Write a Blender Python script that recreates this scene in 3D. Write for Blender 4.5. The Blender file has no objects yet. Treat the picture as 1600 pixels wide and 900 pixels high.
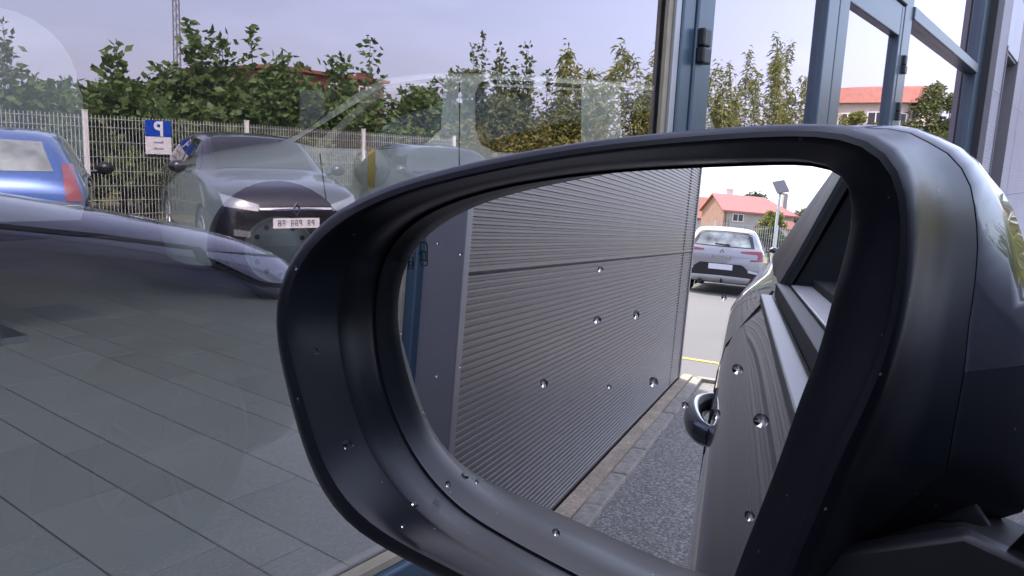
import bpy, bmesh, math, random
import numpy as np
from mathutils import Vector, Matrix
from mathutils.bvhtree import BVHTree

random.seed(7)
rng = np.random.default_rng(11)
R = math.radians
scene = bpy.context.scene
COL = scene.collection

# ------------------------------------------------------------------ camera, sky, sun, exposure
CAM = Vector((0.0, 0.0, 1.32))
YAW, PITCH, ROLL, FPX = R(36.73), R(9.75), R(-2.48), 1211.0
cam_d = bpy.data.cameras.new("camera")
cam_d.sensor_width = 36.0
cam_d.lens = 36.0 * FPX / 1600.0
cam_d.clip_start = 0.01
cam_d.clip_end = 3000.0
cam = bpy.data.objects.new("camera", cam_d)
COL.objects.link(cam)
_f = Vector((math.cos(YAW) * math.cos(PITCH), math.sin(YAW) * math.cos(PITCH), -math.sin(PITCH)))
_r = Vector((math.sin(YAW), -math.cos(YAW), 0.0))
_d = _f.cross(_r)
_r2 = math.cos(ROLL) * _r + math.sin(ROLL) * _d
_d2 = -math.sin(ROLL) * _r + math.cos(ROLL) * _d
cm = Matrix.Identity(4)
for i in range(3):
    cm[i][0], cm[i][1], cm[i][2], cm[i][3] = _r2[i], -_d2[i], -_f[i], CAM[i]
cam.matrix_world = cm
scene.camera = cam

SUN_AZ = math.atan2(0.80, -0.60)          # direction towards the sun, behind the building and towards the rear
SUN_EL = R(50)
world = bpy.data.worlds.new("World")
scene.world = world
world.use_nodes = True
wn, wl = world.node_tree.nodes, world.node_tree.links
wn.clear()
wo = wn.new("ShaderNodeOutputWorld")
wb = wn.new("ShaderNodeBackground")
sky = wn.new("ShaderNodeTexSky")
sky.sky_type = 'NISHITA'
sky.sun_disc = False
sky.sun_elevation = SUN_EL
sky.sun_rotation = math.pi / 2 - SUN_AZ
sky.air_density = 1.0
sky.dust_density = 5.0
sky.ozone_density = 1.0
sky.altitude = 100
tcw = wn.new("ShaderNodeTexCoord")
mpw = wn.new("ShaderNodeMapping"); mpw.inputs["Scale"].default_value = (1.6, 1.6, 5.0)
nzw = wn.new("ShaderNodeTexNoise"); nzw.inputs["Scale"].default_value = 1.7; nzw.inputs["Detail"].default_value = 7; nzw.inputs["Roughness"].default_value = 0.55
mrw = wn.new("ShaderNodeMapRange"); mrw.inputs["From Min"].default_value = 0.48; mrw.inputs["From Max"].default_value = 0.78; mrw.inputs["To Min"].default_value = 0.30; mrw.inputs["To Max"].default_value = 0.55
mxw = wn.new("ShaderNodeMix"); mxw.data_type = 'RGBA'
mxw.inputs[7].default_value = (6.3, 6.5, 9.0, 1)      # thin cloud
wl.new(tcw.outputs["Generated"], mpw.inputs["Vector"]); wl.new(mpw.outputs[0], nzw.inputs["Vector"])
wl.new(nzw.outputs["Fac"], mrw.inputs["Value"]); wl.new(mrw.outputs[0], mxw.inputs[0])
wl.new(sky.outputs[0], mxw.inputs[6]); wl.new(mxw.outputs[2], wb.inputs["Color"]); wl.new(wb.outputs[0], wo.inputs[0])
wb.inputs["Strength"].default_value = 0.15

sun_d = bpy.data.lights.new("sun", 'SUN')
sun_d.energy = 2.8
sun_d.angle = R(0.55)
sun_d.color = (1.0, 0.94, 0.85)
sun = bpy.data.objects.new("sun", sun_d)
COL.objects.link(sun)
_s = Vector((math.cos(SUN_AZ) * math.cos(SUN_EL), math.sin(SUN_AZ) * math.cos(SUN_EL), math.sin(SUN_EL)))
sun.rotation_euler = _s.to_track_quat('Z', 'Y').to_euler()
sun.location = _s * 50

vs = scene.view_settings
scene.display_settings.display_device = 'sRGB'
vs.view_transform = 'Standard'
vs.look = 'None'
vs.gamma = 1.0
vs.use_curve_mapping = False
vs.exposure = 1.5
cy = scene.cycles
cy.max_bounces = 9; cy.glossy_bounces = 6; cy.diffuse_bounces = 3; cy.transmission_bounces = 6
cy.transparent_max_bounces = 14
cy.caustics_reflective = False; cy.caustics_refractive = False
cy.sample_clamp_indirect = 6.0
cy.use_denoising = True
cy.use_adaptive_sampling = True; cy.adaptive_threshold = 0.015

# ------------------------------------------------------------------ materials
MATS = {}
def nodes(m):
    return m.node_tree.nodes, m.node_tree.links, m.node_tree.nodes["Principled BSDF"]

def mat(name, col, rough=0.5, metal=0.0, coat=0.0, noise=None, bump=None, spec=None, noise2=None, coatr=0.03):
    """noise = (scale, amount[, stretch]) mottling of the colour; bump = (scale, strength, distance)"""
    m = bpy.data.materials.new(name); m.use_nodes = True
    n, l, p = nodes(m)
    c = (col[0], col[1], col[2], 1)
    p.inputs["Base Color"].default_value = c
    p.inputs["Roughness"].default_value = rough
    p.inputs["Metallic"].default_value = metal
    p.inputs["Coat Weight"].default_value = coat
    p.inputs["Coat Roughness"].default_value = coatr
    if spec is not None: p.inputs["Specular IOR Level"].default_value = spec
    if noise or bump:
        tc = n.new("ShaderNodeTexCoord")
        mp = n.new("ShaderNodeMapping"); l.new(tc.outputs["Object"], mp.inputs["Vector"])
        if noise and len(noise) > 2: mp.inputs["Scale"].default_value = noise[2]
    src = None
    if noise:
        for k, nz_ in enumerate([noise] + ([noise2] if noise2 else [])):
            t = n.new("ShaderNodeTexNoise"); t.inputs["Scale"].default_value = nz_[0]; t.inputs["Detail"].default_value = 6
            l.new(mp.outputs[0], t.inputs["Vector"])
            mr = n.new("ShaderNodeMapRange"); mr.inputs["From Min"].default_value = 0.3; mr.inputs["From Max"].default_value = 0.7
            mr.inputs["To Min"].default_value = 1 - nz_[1]; mr.inputs["To Max"].default_value = 1 + nz_[1]
            l.new(t.outputs["Fac"], mr.inputs["Value"])
            vm = n.new("ShaderNodeVectorMath"); vm.operation = 'SCALE'
            if src is None: vm.inputs[0].default_value = col[:3]
            else: l.new(src, vm.inputs[0])
            l.new(mr.outputs[0], vm.inputs["Scale"]); src = vm.outputs[0]
        l.new(src, p.inputs["Base Color"])
    if bump:
        t = n.new("ShaderNodeTexNoise"); t.inputs["Scale"].default_value = bump[0]; t.inputs["Detail"].default_value = 5
        l.new(mp.outputs[0], t.inputs["Vector"])
        b = n.new("ShaderNodeBump"); b.inputs["Strength"].default_value = bump[1]; b.inputs["Distance"].default_value = bump[2]
        l.new(t.outputs["Fac"], b.inputs["Height"]); l.new(b.outputs[0], p.inputs["Normal"])
    MATS[name] = m
    return m

def leaf_mat(name, col, col2):
    m = mat(name, col, 0.5)
    n, l, p = nodes(m)
    g = n.new("ShaderNodeNewGeometry")
    mx = n.new("ShaderNodeMix"); mx.data_type = 'RGBA'
    mx.inputs[6].default_value = (*col, 1); mx.inputs[7].default_value = (*col2, 1)
    l.new(g.outputs["Random Per Island"], mx.inputs[0]); l.new(mx.outputs[2], p.inputs["Base Color"])
    tr = n.new("ShaderNodeBsdfTranslucent"); l.new(mx.outputs[2], tr.inputs["Color"])
    ms = n.new("ShaderNodeMixShader"); ms.inputs[0].default_value = 0.38
    out = n["Material Output"]
    l.new(p.outputs[0], ms.inputs[1]); l.new(tr.outputs[0], ms.inputs[2]); l.new(ms.outputs[0], out.inputs[0])
    return m

def glass_mat(name, tint, r0, r1, power=3.0, wav=0.0, rough=0.0):
    """window glass: transmits with a tint, mirrors more towards grazing angles"""
    m = bpy.data.materials.new(name); m.use_nodes = True
    n, l = m.node_tree.nodes, m.node_tree.links
    n.clear()
    o = n.new("ShaderNodeOutputMaterial")
    t = n.new("ShaderNodeBsdfTransparent"); t.inputs[0].default_value = (*tint, 1)
    g = n.new("ShaderNodeBsdfGlossy"); g.inputs["Color"].default_value = (1.0, 0.90, 0.99, 1); g.inputs["Roughness"].default_value = rough
    lw = n.new("ShaderNodeLayerWeight"); lw.inputs["Blend"].default_value = 0.5
    pw = n.new("ShaderNodeMath"); pw.operation = 'POWER'; pw.inputs[1].default_value = power
    mr = n.new("ShaderNodeMapRange"); mr.inputs["To Min"].default_value = r0; mr.inputs["To Max"].default_value = r1
    mx = n.new("ShaderNodeMixShader")
    l.new(lw.outputs["Facing"], pw.inputs[0]); l.new(pw.outputs[0], mr.inputs["Value"]); l.new(mr.outputs[0], mx.inputs[0])
    l.new(t.outputs[0], mx.inputs[1]); l.new(g.outputs[0], mx.inputs[2]); l.new(mx.outputs[0], o.inputs[0])
    if wav:
        tc = n.new("ShaderNodeTexCoord")
        nz = n.new("ShaderNodeTexNoise"); nz.inputs["Scale"].default_value = 2.3; nz.inputs["Detail"].default_value = 1.0
        b = n.new("ShaderNodeBump"); b.inputs["Strength"].default_value = 1.0; b.inputs["Distance"].default_value = wav
        l.new(tc.outputs["Object"], nz.inputs["Vector"]); l.new(nz.outputs["Fac"], b.inputs["Height"]); l.new(b.outputs[0], g.inputs["Normal"])
    MATS[name] = m
    return m

def emitless_glass(name, col, ior, rough=0.0):
    m = mat(name, col, rough)
    p = m.node_tree.nodes["Principled BSDF"]
    p.inputs["Transmission Weight"].default_value = 1.0
    p.inputs["IOR"].default_value = ior
    return m

M = MATS
mat("asphalt_road", (0.105, 0.102, 0.10), 0.85, noise=(0.35, 0.14), noise2=(60, 0.18), bump=(180, 0.3, 0.004))
def coarse_asphalt():
    m = mat("asphalt_coarse", (0.07, 0.07, 0.074), 0.72)
    n, l, p = nodes(m)
    tc = n.new("ShaderNodeTexCoord")
    vo = n.new("ShaderNodeTexVoronoi"); vo.inputs["Scale"].default_value = 105
    l.new(tc.outputs["Object"], vo.inputs["Vector"])
    cr = n.new("ShaderNodeValToRGB")
    e = cr.color_ramp.elements
    e[0].position = 0.0; e[0].color = (0.095, 0.088, 0.080, 1); e[1].position = 1.0; e[1].color = (0.31, 0.29, 0.26, 1)
    x = cr.color_ramp.elements.new(0.55); x.color = (0.155, 0.144, 0.131, 1)
    sp = n.new("ShaderNodeSeparateColor"); l.new(vo.outputs["Color"], sp.inputs[0])
    l.new(sp.outputs[0], cr.inputs[0]); l.new(cr.outputs[0], p.inputs["Base Color"])
    b = n.new("ShaderNodeBump"); b.inputs["Strength"].default_value = 0.7; b.inputs["Distance"].default_value = 0.006; b.invert = True
    l.new(vo.outputs["Distance"], b.inputs["Height"]); l.new(b.outputs[0], p.inputs["Normal"])
coarse_asphalt()
mat("yellow_paint", (0.62, 0.42, 0.06), 0.6, noise=(40, 0.25))
mat("gravel_concrete", (0.36, 0.29, 0.21), 0.9, noise=(70, 0.35), noise2=(9, 0.2), bump=(150, 0.6, 0.006))
mat("kerb_concrete", (0.27, 0.24, 0.20), 0.85, noise=(24, 0.25), noise2=(120, 0.2), bump=(120, 0.4, 0.003))
mat("wall_metal", (0.110, 0.096, 0.092), 0.34, metal=0.15, noise=(3, 0.06), coat=0.12, coatr=0.25)
mat("trim_metal", (0.18, 0.172, 0.188), 0.38, metal=0.25, noise=(4, 0.05))
mat("sky_sheen_panel", (0.52, 0.50, 0.58), 0.4, metal=0.15, noise=(3, 0.05))  # ribbed wall with the grazing sky reflection put into a pale colour
mat("frame_blue", (0.050, 0.085, 0.125), 0.33, metal=0.15, coat=0.25, coatr=0.2, noise=(5, 0.08))
mat("aluminium", (0.42, 0.42, 0.43), 0.35, metal=0.6)
mat("gasket_beige", (0.36, 0.31, 0.22), 0.6, noise=(14, 0.15))
mat("black_plastic", (0.012, 0.013, 0.016), 0.38, bump=(1400, 0.08, 0.0004))
mat("housing_plastic", (0.009, 0.010, 0.016), 0.32, bump=(2600, 0.08, 0.0003), spec=0.38)
def dusty(name, dens):
    m = M[name]; n, l, p = nodes(m)
    tc = n.new("ShaderNodeTexCoord")
    vo = n.new("ShaderNodeTexVoronoi"); vo.inputs["Scale"].default_value = 330
    nz = n.new("ShaderNodeTexNoise"); nz.inputs["Scale"].default_value = 22; nz.inputs["Detail"].default_value = 4
    sp = n.new("ShaderNodeSeparateColor")
    a = n.new("ShaderNodeMath"); a.operation = 'LESS_THAN'; a.inputs[1].default_value = 0.17
    b = n.new("ShaderNodeMath"); b.operation = 'LESS_THAN'; b.inputs[1].default_value = dens
    c = n.new("ShaderNodeMath"); c.operation = 'MULTIPLY'
    mr = n.new("ShaderNodeMapRange"); mr.inputs["From Min"].default_value = 0.35; mr.inputs["From Max"].default_value = 0.75; mr.inputs["To Max"].default_value = 0.010
    ad = n.new("ShaderNodeMath"); ad.operation = 'MULTIPLY_ADD'; ad.inputs[1].default_value = 0.45
    mx = n.new("ShaderNodeMix"); mx.data_type = 'RGBA'
    mx.inputs[6].default_value = p.inputs["Base Color"].default_value; mx.inputs[7].default_value = (0.42, 0.40, 0.37, 1)
    l.new(tc.outputs["Object"], vo.inputs["Vector"]); l.new(tc.outputs["Object"], nz.inputs["Vector"])
    l.new(vo.outputs["Distance"], a.inputs[0]); l.new(vo.outputs["Color"], sp.inputs[0]); l.new(sp.outputs[0], b.inputs[0])
    l.new(a.outputs[0], c.inputs[0]); l.new(b.outputs[0], c.inputs[1]); l.new(nz.outputs["Fac"], mr.inputs["Value"])
    l.new(c.outputs[0], ad.inputs[0]); l.new(mr.outputs[0], ad.inputs[2]); l.new(ad.outputs[0], mx.inputs[0]); l.new(mx.outputs[2], p.inputs["Base Color"])
dusty("housing_plastic", 0.022)
mat("foot_plastic", (0.02, 0.02, 0.024), 0.45, bump=(2600, 0.10, 0.0003))
mat("rubber_black", (0.012, 0.012, 0.013), 0.6)
mat("belt_grey", (0.20, 0.20, 0.21), 0.4, metal=0.3)
mat("seal_dark", (0.02, 0.02, 0.022), 0.5)
mat("own_paint", (0.115, 0.125, 0.15), 0.27, metal=0.65, coat=1.0, coatr=0.02)
mat("cap_paint", (0.006, 0.008, 0.014), 0.2, metal=0.0, coat=1.0, coatr=0.015)
mat("silver_trim", (0.62, 0.61, 0.63), 0.35, metal=0.2)
mat("chrome", (0.85, 0.85, 0.86), 0.12, metal=1.0)
mat("tile_grey", (0.60, 0.60, 0.565), 0.45, noise=(2.5, 0.05), noise2=(260, 0.03))
def tile_tone():
    n, l, p = nodes(M["tile_grey"])
    src = p.inputs["Base Color"].links[0].from_socket
    oi = n.new("ShaderNodeObjectInfo")
    mr = n.new("ShaderNodeMapRange"); mr.inputs["To Min"].default_value = 0.93; mr.inputs["To Max"].default_value = 1.07
    vm = n.new("ShaderNodeVectorMath"); vm.operation = 'SCALE'
    l.new(oi.outputs["Random"], mr.inputs["Value"]); l.new(mr.outputs[0], vm.inputs["Scale"]); l.new(src, vm.inputs[0]); l.new(vm.outputs[0], p.inputs["Base Color"])
tile_tone()
mat("grout", (0.24, 0.24, 0.23), 0.9)
mat("interior_wall", (0.085, 0.088, 0.085), 0.8)
mat("ceiling_white", (0.7, 0.7, 0.7), 0.9)
mat("interior_dark", (0.07, 0.07, 0.075), 0.8)
mat("white_paint", (0.72, 0.72, 0.72), 0.5)
mat("galvanised", (0.54, 0.56, 0.54), 0.5, metal=0.1)
mat("post_white", (0.74, 0.74, 0.72), 0.5)
mat("sign_blue", (0.004, 0.055, 0.42), 0.4)
mat("sign_white", (0.75, 0.75, 0.76), 0.45)
mat("ink_grey", (0.22, 0.22, 0.26), 0.6)
mat("plate_white", (0.72, 0.73, 0.76), 0.4)
mat("plate_ink", (0.03, 0.03, 0.05), 0.5)
mat("silver_paint", (0.30, 0.29, 0.305), 0.3, metal=0.35, coat=1.0)
mat("blue_paint", (0.008, 0.07, 0.33), 0.3, metal=0.3, coat=1.0)
mat("dark_paint", (0.028, 0.028, 0.036), 0.28, metal=0.4, coat=1.0)
mat("black_paint", (0.012, 0.012, 0.016), 0.25, metal=0.2, coat=1.0)
mat("pale_paint", (0.76, 0.80, 0.76), 0.4, coat=0.6)
mat("mast_grey", (0.16, 0.16, 0.18), 0.6)
mat("tinted_panel", (0.015, 0.016, 0.018), 0.42)
mat("car_glass", (0.014, 0.016, 0.018), 0.04, spec=0.8)
mat("rear_glass_glare", (0.22, 0.24, 0.23), 0.05, spec=0.9, noise=(3.5, 0.75))  # pale mottled colour painted in for white reflections on the rear windows
mat("cabin_dark", (0.02, 0.02, 0.022), 0.8)
mat("lamp_red", (0.26, 0.008, 0.018), 0.15, coat=1.0)
mat("lamp_clear", (0.30, 0.33, 0.37), 0.15, metal=0.5, coat=1.0)
mat("tyre", (0.018, 0.018, 0.018), 0.8)
mat("steel_rim", (0.33, 0.345, 0.34), 0.45, metal=0.3)
mat("steel_dark", (0.04, 0.04, 0.045), 0.4, metal=0.4)
mat("alloy", (0.45, 0.45, 0.46), 0.3, metal=0.8)
mat("yellow_tape", (0.62, 0.43, 0.06), 0.5)
mat("panel_pale", (0.42, 0.44, 0.43), 0.6)
mat("bark", (0.09, 0.065, 0.045), 0.9, noise=(20, 0.3))
mat("render_grey", (0.36, 0.34, 0.31), 0.9, noise=(1.2, 0.12))
mat("render_sunlit", (0.30, 0.17, 0.125), 0.9, noise=(1.2, 0.1))  # warm sunlight on the gable put into the render colour
mat("render_cream", (0.52, 0.46, 0.40), 0.9, noise=(1.0, 0.1))
mat("roof_pink", (0.42, 0.15, 0.135), 0.8, noise=(6, 0.12))
mat("roof_red", (0.24, 0.085, 0.06), 0.85, noise=(6, 0.15))
mat("roof_orange", (0.31, 0.135, 0.10), 0.85, noise=(3, 0.12))
mat("brick_red", (0.17, 0.062, 0.052), 0.9, noise=(4, 0.15))
mat("window_dark", (0.02, 0.025, 0.03), 0.08, spec=0.8)
mat("wood_brown", (0.17, 0.10, 0.06), 0.8)
mat("solar_dark", (0.07, 0.07, 0.085), 0.3)
mat("stone_tan", (0.40, 0.33, 0.24), 0.9, noise=(2, 0.2))
mat("dry_grass", (0.17, 0.16, 0.07), 0.95, noise=(1.2, 0.35), bump=(12, 0.8, 0.05))
leaf_mat("leaf_laurel", (0.06, 0.115, 0.03), (0.15, 0.215, 0.06))
leaf_mat("leaf_dark", (0.04, 0.07, 0.024), (0.09, 0.13, 0.04))
leaf_mat("leaf_yellow", (0.13, 0.13, 0.02), (0.24, 0.20, 0.04))
leaf_mat("leaf_bamboo", (0.11, 0.145, 0.03), (0.24, 0.24, 0.055))
leaf_mat("leaf_olive", (0.075, 0.11, 0.04), (0.15, 0.175, 0.055))
glass_mat("shop_glass", (0.87, 0.89, 0.88), 0.29, 0.97, 2.3, wav=0.0005)
glass_mat("auto_glass", (0.80, 0.85, 0.83), 0.05, 0.9, 4.0)
glass_mat("door_glass", (0.76, 0.80, 0.79), 0.32, 0.97, 2.5, wav=0.0003)
_m = bpy.data.materials.new("clear_side"); _m.use_nodes = True; _m.node_tree.nodes.clear()
_o = _m.node_tree.nodes.new("ShaderNodeOutputMaterial"); _t = _m.node_tree.nodes.new("ShaderNodeBsdfTransparent")
_t.inputs[0].default_value = (0.97, 0.99, 0.98, 1); _m.node_tree.links.new(_t.outputs[0], _o.inputs[0]); M["clear_side"] = _m
mat("mirror_silver", (0.93, 0.94, 0.95), 0.0, metal=1.0)
mat("icon_smoke", (0.02, 0.045, 0.05), 0.3)
emitless_glass("water", (1, 1, 1), 1.22)

_m = bpy.data.materials.new("milky_glass"); _m.use_nodes = True; _m.node_tree.nodes.clear()
_o = _m.node_tree.nodes.new("ShaderNodeOutputMaterial"); _t = _m.node_tree.nodes.new("ShaderNodeBsdfTranslucent")
_t.inputs[0].default_value = (0.40, 0.39, 0.37, 1); _m.node_tree.links.new(_t.outputs[0], _o.inputs[0]); M["milky_glass"] = _m  # diffusing sheet of the added roof lights

# ------------------------------------------------------------------ mesh helpers
class MB:
    def __init__(s): s.v = []; s.f = []; s.mi = []; s.m = 0
    def quad(s, a, b, c, d):
        k = len(s.v); s.v += [tuple(a), tuple(b), tuple(c), tuple(d)]; s.f.append((k, k+1, k+2, k+3)); s.mi.append(s.m)
    def tri(s, a, b, c):
        k = len(s.v); s.v += [tuple(a), tuple(b), tuple(c)]; s.f.append((k, k+1, k+2)); s.mi.append(s.m)
    def box(s, x0, x1, y0, y1, z0, z1):
        k = len(s.v)
        s.v += [(x, y, z) for z in (z0, z1) for y in (y0, y1) for x in (x0, x1)]
        for f in ((0, 2, 3, 1), (4, 5, 7, 6), (0, 1, 5, 4), (2, 6, 7, 3), (0, 4, 6, 2), (1, 3, 7, 5)):
            s.f.append(tuple(k + i for i in f)); s.mi.append(s.m)
    def prism(s, poly, axis, a, b):
        """poly in the two other axes, extruded along axis from a to b"""
        def P(p, t):
            q = list(p); q.insert(axis, t); return tuple(q)
        k = len(s.v); n = len(poly)
        s.v += [P(p, a) for p in poly] + [P(p, b) for p in poly]
        s.f.append(tuple(k + i for i in range(n))); s.mi.append(s.m)
        s.f.append(tuple(k + n + i for i in reversed(range(n)))); s.mi.append(s.m)
        for i in range(n):
            j = (i + 1) % n
            s.f.append((k + i, k + n + i, k + n + j, k + j)); s.mi.append(s.m)
    def tube(s, pts, rad, n=8, cap=True, flat=None):
        """flat=(axis vector, ratio) squeezes the ring"""
        pts = [Vector(p) for p in pts]; k = len(s.v); m = len(pts)
        rads = rad if isinstance(rad, (list, tuple)) else [rad] * m
        up = Vector((0, 0, 1))
        for i, p in enumerate(pts):
            t = (pts[min(i + 1, m - 1)] - pts[max(i - 1, 0)]).normalized()
            a = t.cross(up)
            if a.length < 0.05: a = t.cross(Vector((1, 0, 0)))
            a.normalize(); b = t.cross(a)
            for j in range(n):
                w = 2 * math.pi * j / n
                ra, rb = rads[i], rads[i] * (flat or 1.0)
                s.v.append(tuple(p + a * math.cos(w) * ra + b * math.sin(w) * rb))
        for i in range(m - 1):
            for j in range(n):
                j2 = (j + 1) % n
                s.f.append((k + i * n + j, k + i * n + j2, k + (i + 1) * n + j2, k + (i + 1) * n + j)); s.mi.append(s.m)
        if cap:
            s.f.append(tuple(k + j for j in reversed(range(n)))); s.mi.append(s.m)
            s.f.append(tuple(k + (m - 1) * n + j for j in range(n))); s.mi.append(s.m)
    def grid(s, g, close_u=False):
        """g[i][j] points"""
        k = len(s.v); m = len(g); n = len(g[0])
        for row in g: s.v += [tuple(p) for p in row]
        for i in range(m - 1):
            for j in range(n if close_u else n - 1):
                j2 = (j + 1) % n
                s.f.append((k + i * n + j, k + i * n + j2, k + (i + 1) * n + j2, k + (i + 1) * n + j)); s.mi.append(s.m)
    def lathe(s, prof, axis_y=0.0, n=32):
        """prof (r, y) revolved about the y axis"""
        g = []
        for r, y in prof:
            g.append([(r * math.cos(2 * math.pi * j / n), y + axis_y, r * math.sin(2 * math.pi * j / n)) for j in range(n)])
        s.grid(g, True)
    def mesh(s, name, mats, smooth=False, weld=False):
        me = bpy.data.meshes.new(name)
        me.from_pydata(s.v, [], s.f)
        for m in (mats if isinstance(mats, (list, tuple)) else [mats]): me.materials.append(M[m] if isinstance(m, str) else m)
        if any(s.mi): me.polygons.foreach_set("material_index", s.mi)
        if weld or smooth:
            bm = bmesh.new(); bm.from_mesh(me)
            if weld: bmesh.ops.remove_doubles(bm, verts=bm.verts, dist=1e-5)
            bmesh.ops.recalc_face_normals(bm, faces=bm.faces)
            bm.to_mesh(me); bm.free()
        if smooth: me.polygons.foreach_set("use_smooth", [True] * len(me.polygons))
        me.update()
        return me
    def build(s, name, mats, parent=None, smooth=False, weld=False, angle=None):
        me = s.mesh(name, mats, smooth, weld)
        if smooth and angle: me.set_sharp_from_angle(angle=R(angle))
        return link(name, me, parent)

def link(name, me, parent=None, loc=None, rotz=0.0):
    o = bpy.data.objects.new(name, me); COL.objects.link(o)
    if parent is not None: o.parent = parent
    if loc is not None: o.location = loc
    if rotz: o.rotation_euler = (0, 0, rotz)
    return o

def tag(o, label, cat=None, group=None, kind=None):
    o["label"] = label
    if cat: o["category"] = cat
    if group: o["group"] = group
    if kind: o["kind"] = kind
    return o

def thing(name, label, cat, loc=(0, 0, 0), rotz=0.0, group=None):
    o = link(name, None, None, loc, rotz)
    return tag(o, label, cat, group)

def structure(name, mb, mats, label=None, smooth=False):
    o = mb.build(name, mats, None, smooth); o["kind"] = "structure"
    if label: o["label"] = label
    return o

def bevel(o, w, seg=2):
    b = o.modifiers.new("bevel", 'BEVEL'); b.width = w; b.segments = seg; b.limit_method = 'ANGLE'; b.angle_limit = R(35)
    return o

def pchip(xs, ys, q):
    xs = np.asarray(xs, float); ys = np.asarray(ys, float); q = np.asarray(q, float)
    h = np.diff(xs); d = np.diff(ys) / h
    m = np.zeros_like(ys)
    for i in range(1, len(xs) - 1):
        if d[i-1] * d[i] > 0:
            w1 = 2 * h[i] + h[i-1]; w2 = h[i] + 2 * h[i-1]
            m[i] = (w1 + w2) / (w1 / d[i-1] + w2 / d[i])
    m[0] = d[0]; m[-1] = d[-1]
    k = np.clip(np.searchsorted(xs, q) - 1, 0, len(h) - 1)
    t = (q - xs[k]) / h[k]
    return ((2*t**3 - 3*t**2 + 1) * ys[k] + (t**3 - 2*t**2 + t) * h[k] * m[k] + (-2*t**3 + 3*t**2) * ys[k+1] + (t**3 - t**2) * h[k] * m[k+1])

# ------------------------------------------------------------------ ground, paving
mb = MB(); mb.box(-400, 500, -450, 450, -0.5, 0.0)
structure("ground", mb, "asphalt_road", "wide grey asphalt yard and road")
mb = MB(); mb.box(-6.35, 24, -3.2, 0.80, 0.0005, 0.004)
structure("parking_strip", mb, "asphalt_coarse", "coarse dark asphalt strip between the grey car and the metal wall")
mb = MB(); mb.box(-30, 160, -60, -9.2, 0.0005, 0.03)
structure("verge", mb, "dry_grass", "grass and bare soil beyond the mesh fence")
mb = MB(); mb.box(-140, -33.2, -60, 60, 0.0005, 0.03)
structure("grass_plot", mb, "dry_grass", "grass plot beyond the far mesh fence")
mb = MB(); mb.prism([(-7.40, 0.2), (-7.32, 0.2), (-7.52, 4.6), (-7.60, 4.6)], 2, 0.0005, 0.006)
mb.prism([(-7.40, 0.19), (-7.32, 0.19), (-7.14, -6), (-7.22, -6)], 2, 0.0005, 0.006)
structure("painted_line", mb, "yellow_paint", "yellow line painted across the yard")
mb = MB(); mb.box(-6.3, 9, 0.885, 0.962, 0, 0.046)
structure("gravel_kerb_bed", mb, "gravel_concrete", "tan gravelly concrete strip along the foot of the metal wall")

kerb = thing("kerb", "row of flat grey concrete kerb stones along the metal wall", "kerb", (0, 0, 0))
st = MB(); st.box(-0.246, 0.246, -0.042, 0.042, 0, 0.036); stm = st.mesh("kerb_stone", "kerb_concrete")
for i in range(16):
    o = link("kerb_stone", stm, kerb, (-6.05 + 0.5 * i, 0.842 + 0.004 * random.uniform(-1, 1), random.uniform(-0.004, 0.004)), random.uniform(-0.006, 0.006))
    bevel(o, 0.006, 2)
for i in range(3):
    o = link("kerb_stone", stm, kerb, (-6.30, 0.60 - 0.5 * i, random.uniform(-0.004, 0.002)), math.pi / 2 + random.uniform(-0.006, 0.006))
    bevel(o, 0.006, 2)

# ------------------------------------------------------------------ showroom building
YF, YG, ZF = 1.07, 1.12, 0.4715
YW = 0.963
bld = thing("showroom_building", "showroom with large glass front, blue grey frames and ribbed grey metal walls", "building")

def corrugated(x0, x1, z0, z1, y, name="ribbed_panel", m="wall_metal", pitch=0.0222, depth=0.0066):
    mb = MB()
    n = int(round((z1 - z0 - 0.02) / pitch)); pr = [(y + 0.010, z0), (y, z0 + 0.004)]
    p = (z1 - z0 - 0.02) / n
    z = z0 + 0.010
    for i in range(n):
        pr += [(y, z + 0.40 * p), (y + depth, z + 0.55 * p), (y + depth, z + 0.86 * p), (y, z + 1.0 * p)]
        z += p
    pr += [(y, z1 - 0.004), (y + 0.010, z1)]
    mb.grid([[(x0, a, b) for a, b in pr], [(x1, a, b) for a, b in pr]])
    mb.quad((x0, y, z0), (x0, y + 0.04, z0), (x0, y + 0.04, z1), (x0, y, z1))
    mb.quad((x1, y, z0), (x1, y + 0.04, z0), (x1, y + 0.04, z1), (x1, y, z1))
    return mb.build(name, m, bld)

ZJ = [0.06, 1.119, 2.178, 3.237, 4.296, 4.80]
for a, b in zip(ZJ[:-1], ZJ[1:]):
    corrugated(-5.555, -1.47, a + 0.002, b - 0.002, YW)
    corrugated(-6.02, -5.566, a + 0.002, b - 0.002, YW)
mb = MB(); mb.box(-6.05, -1.47, YW + 0.012, YW + 0.10, 0.0, 4.8); mb.build("wall_core", "seal_dark", bld)
mb = MB(); mb.box(-6.075, -6.022, YW - 0.006, YW + 0.1, 0.0, 4.82); bevel(mb.build("corner_trim", "trim_metal", bld), 0.003)
mb = MB(); mb.prism([(-1.47, YW - 0.006), (-1.425, YW - 0.006), (-1.405, YF + 0.02), (-1.47, YF + 0.02)], 2, 0.0, 4.8); bevel(mb.build("corner_trim", "trim_metal", bld), 0.004)
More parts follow.
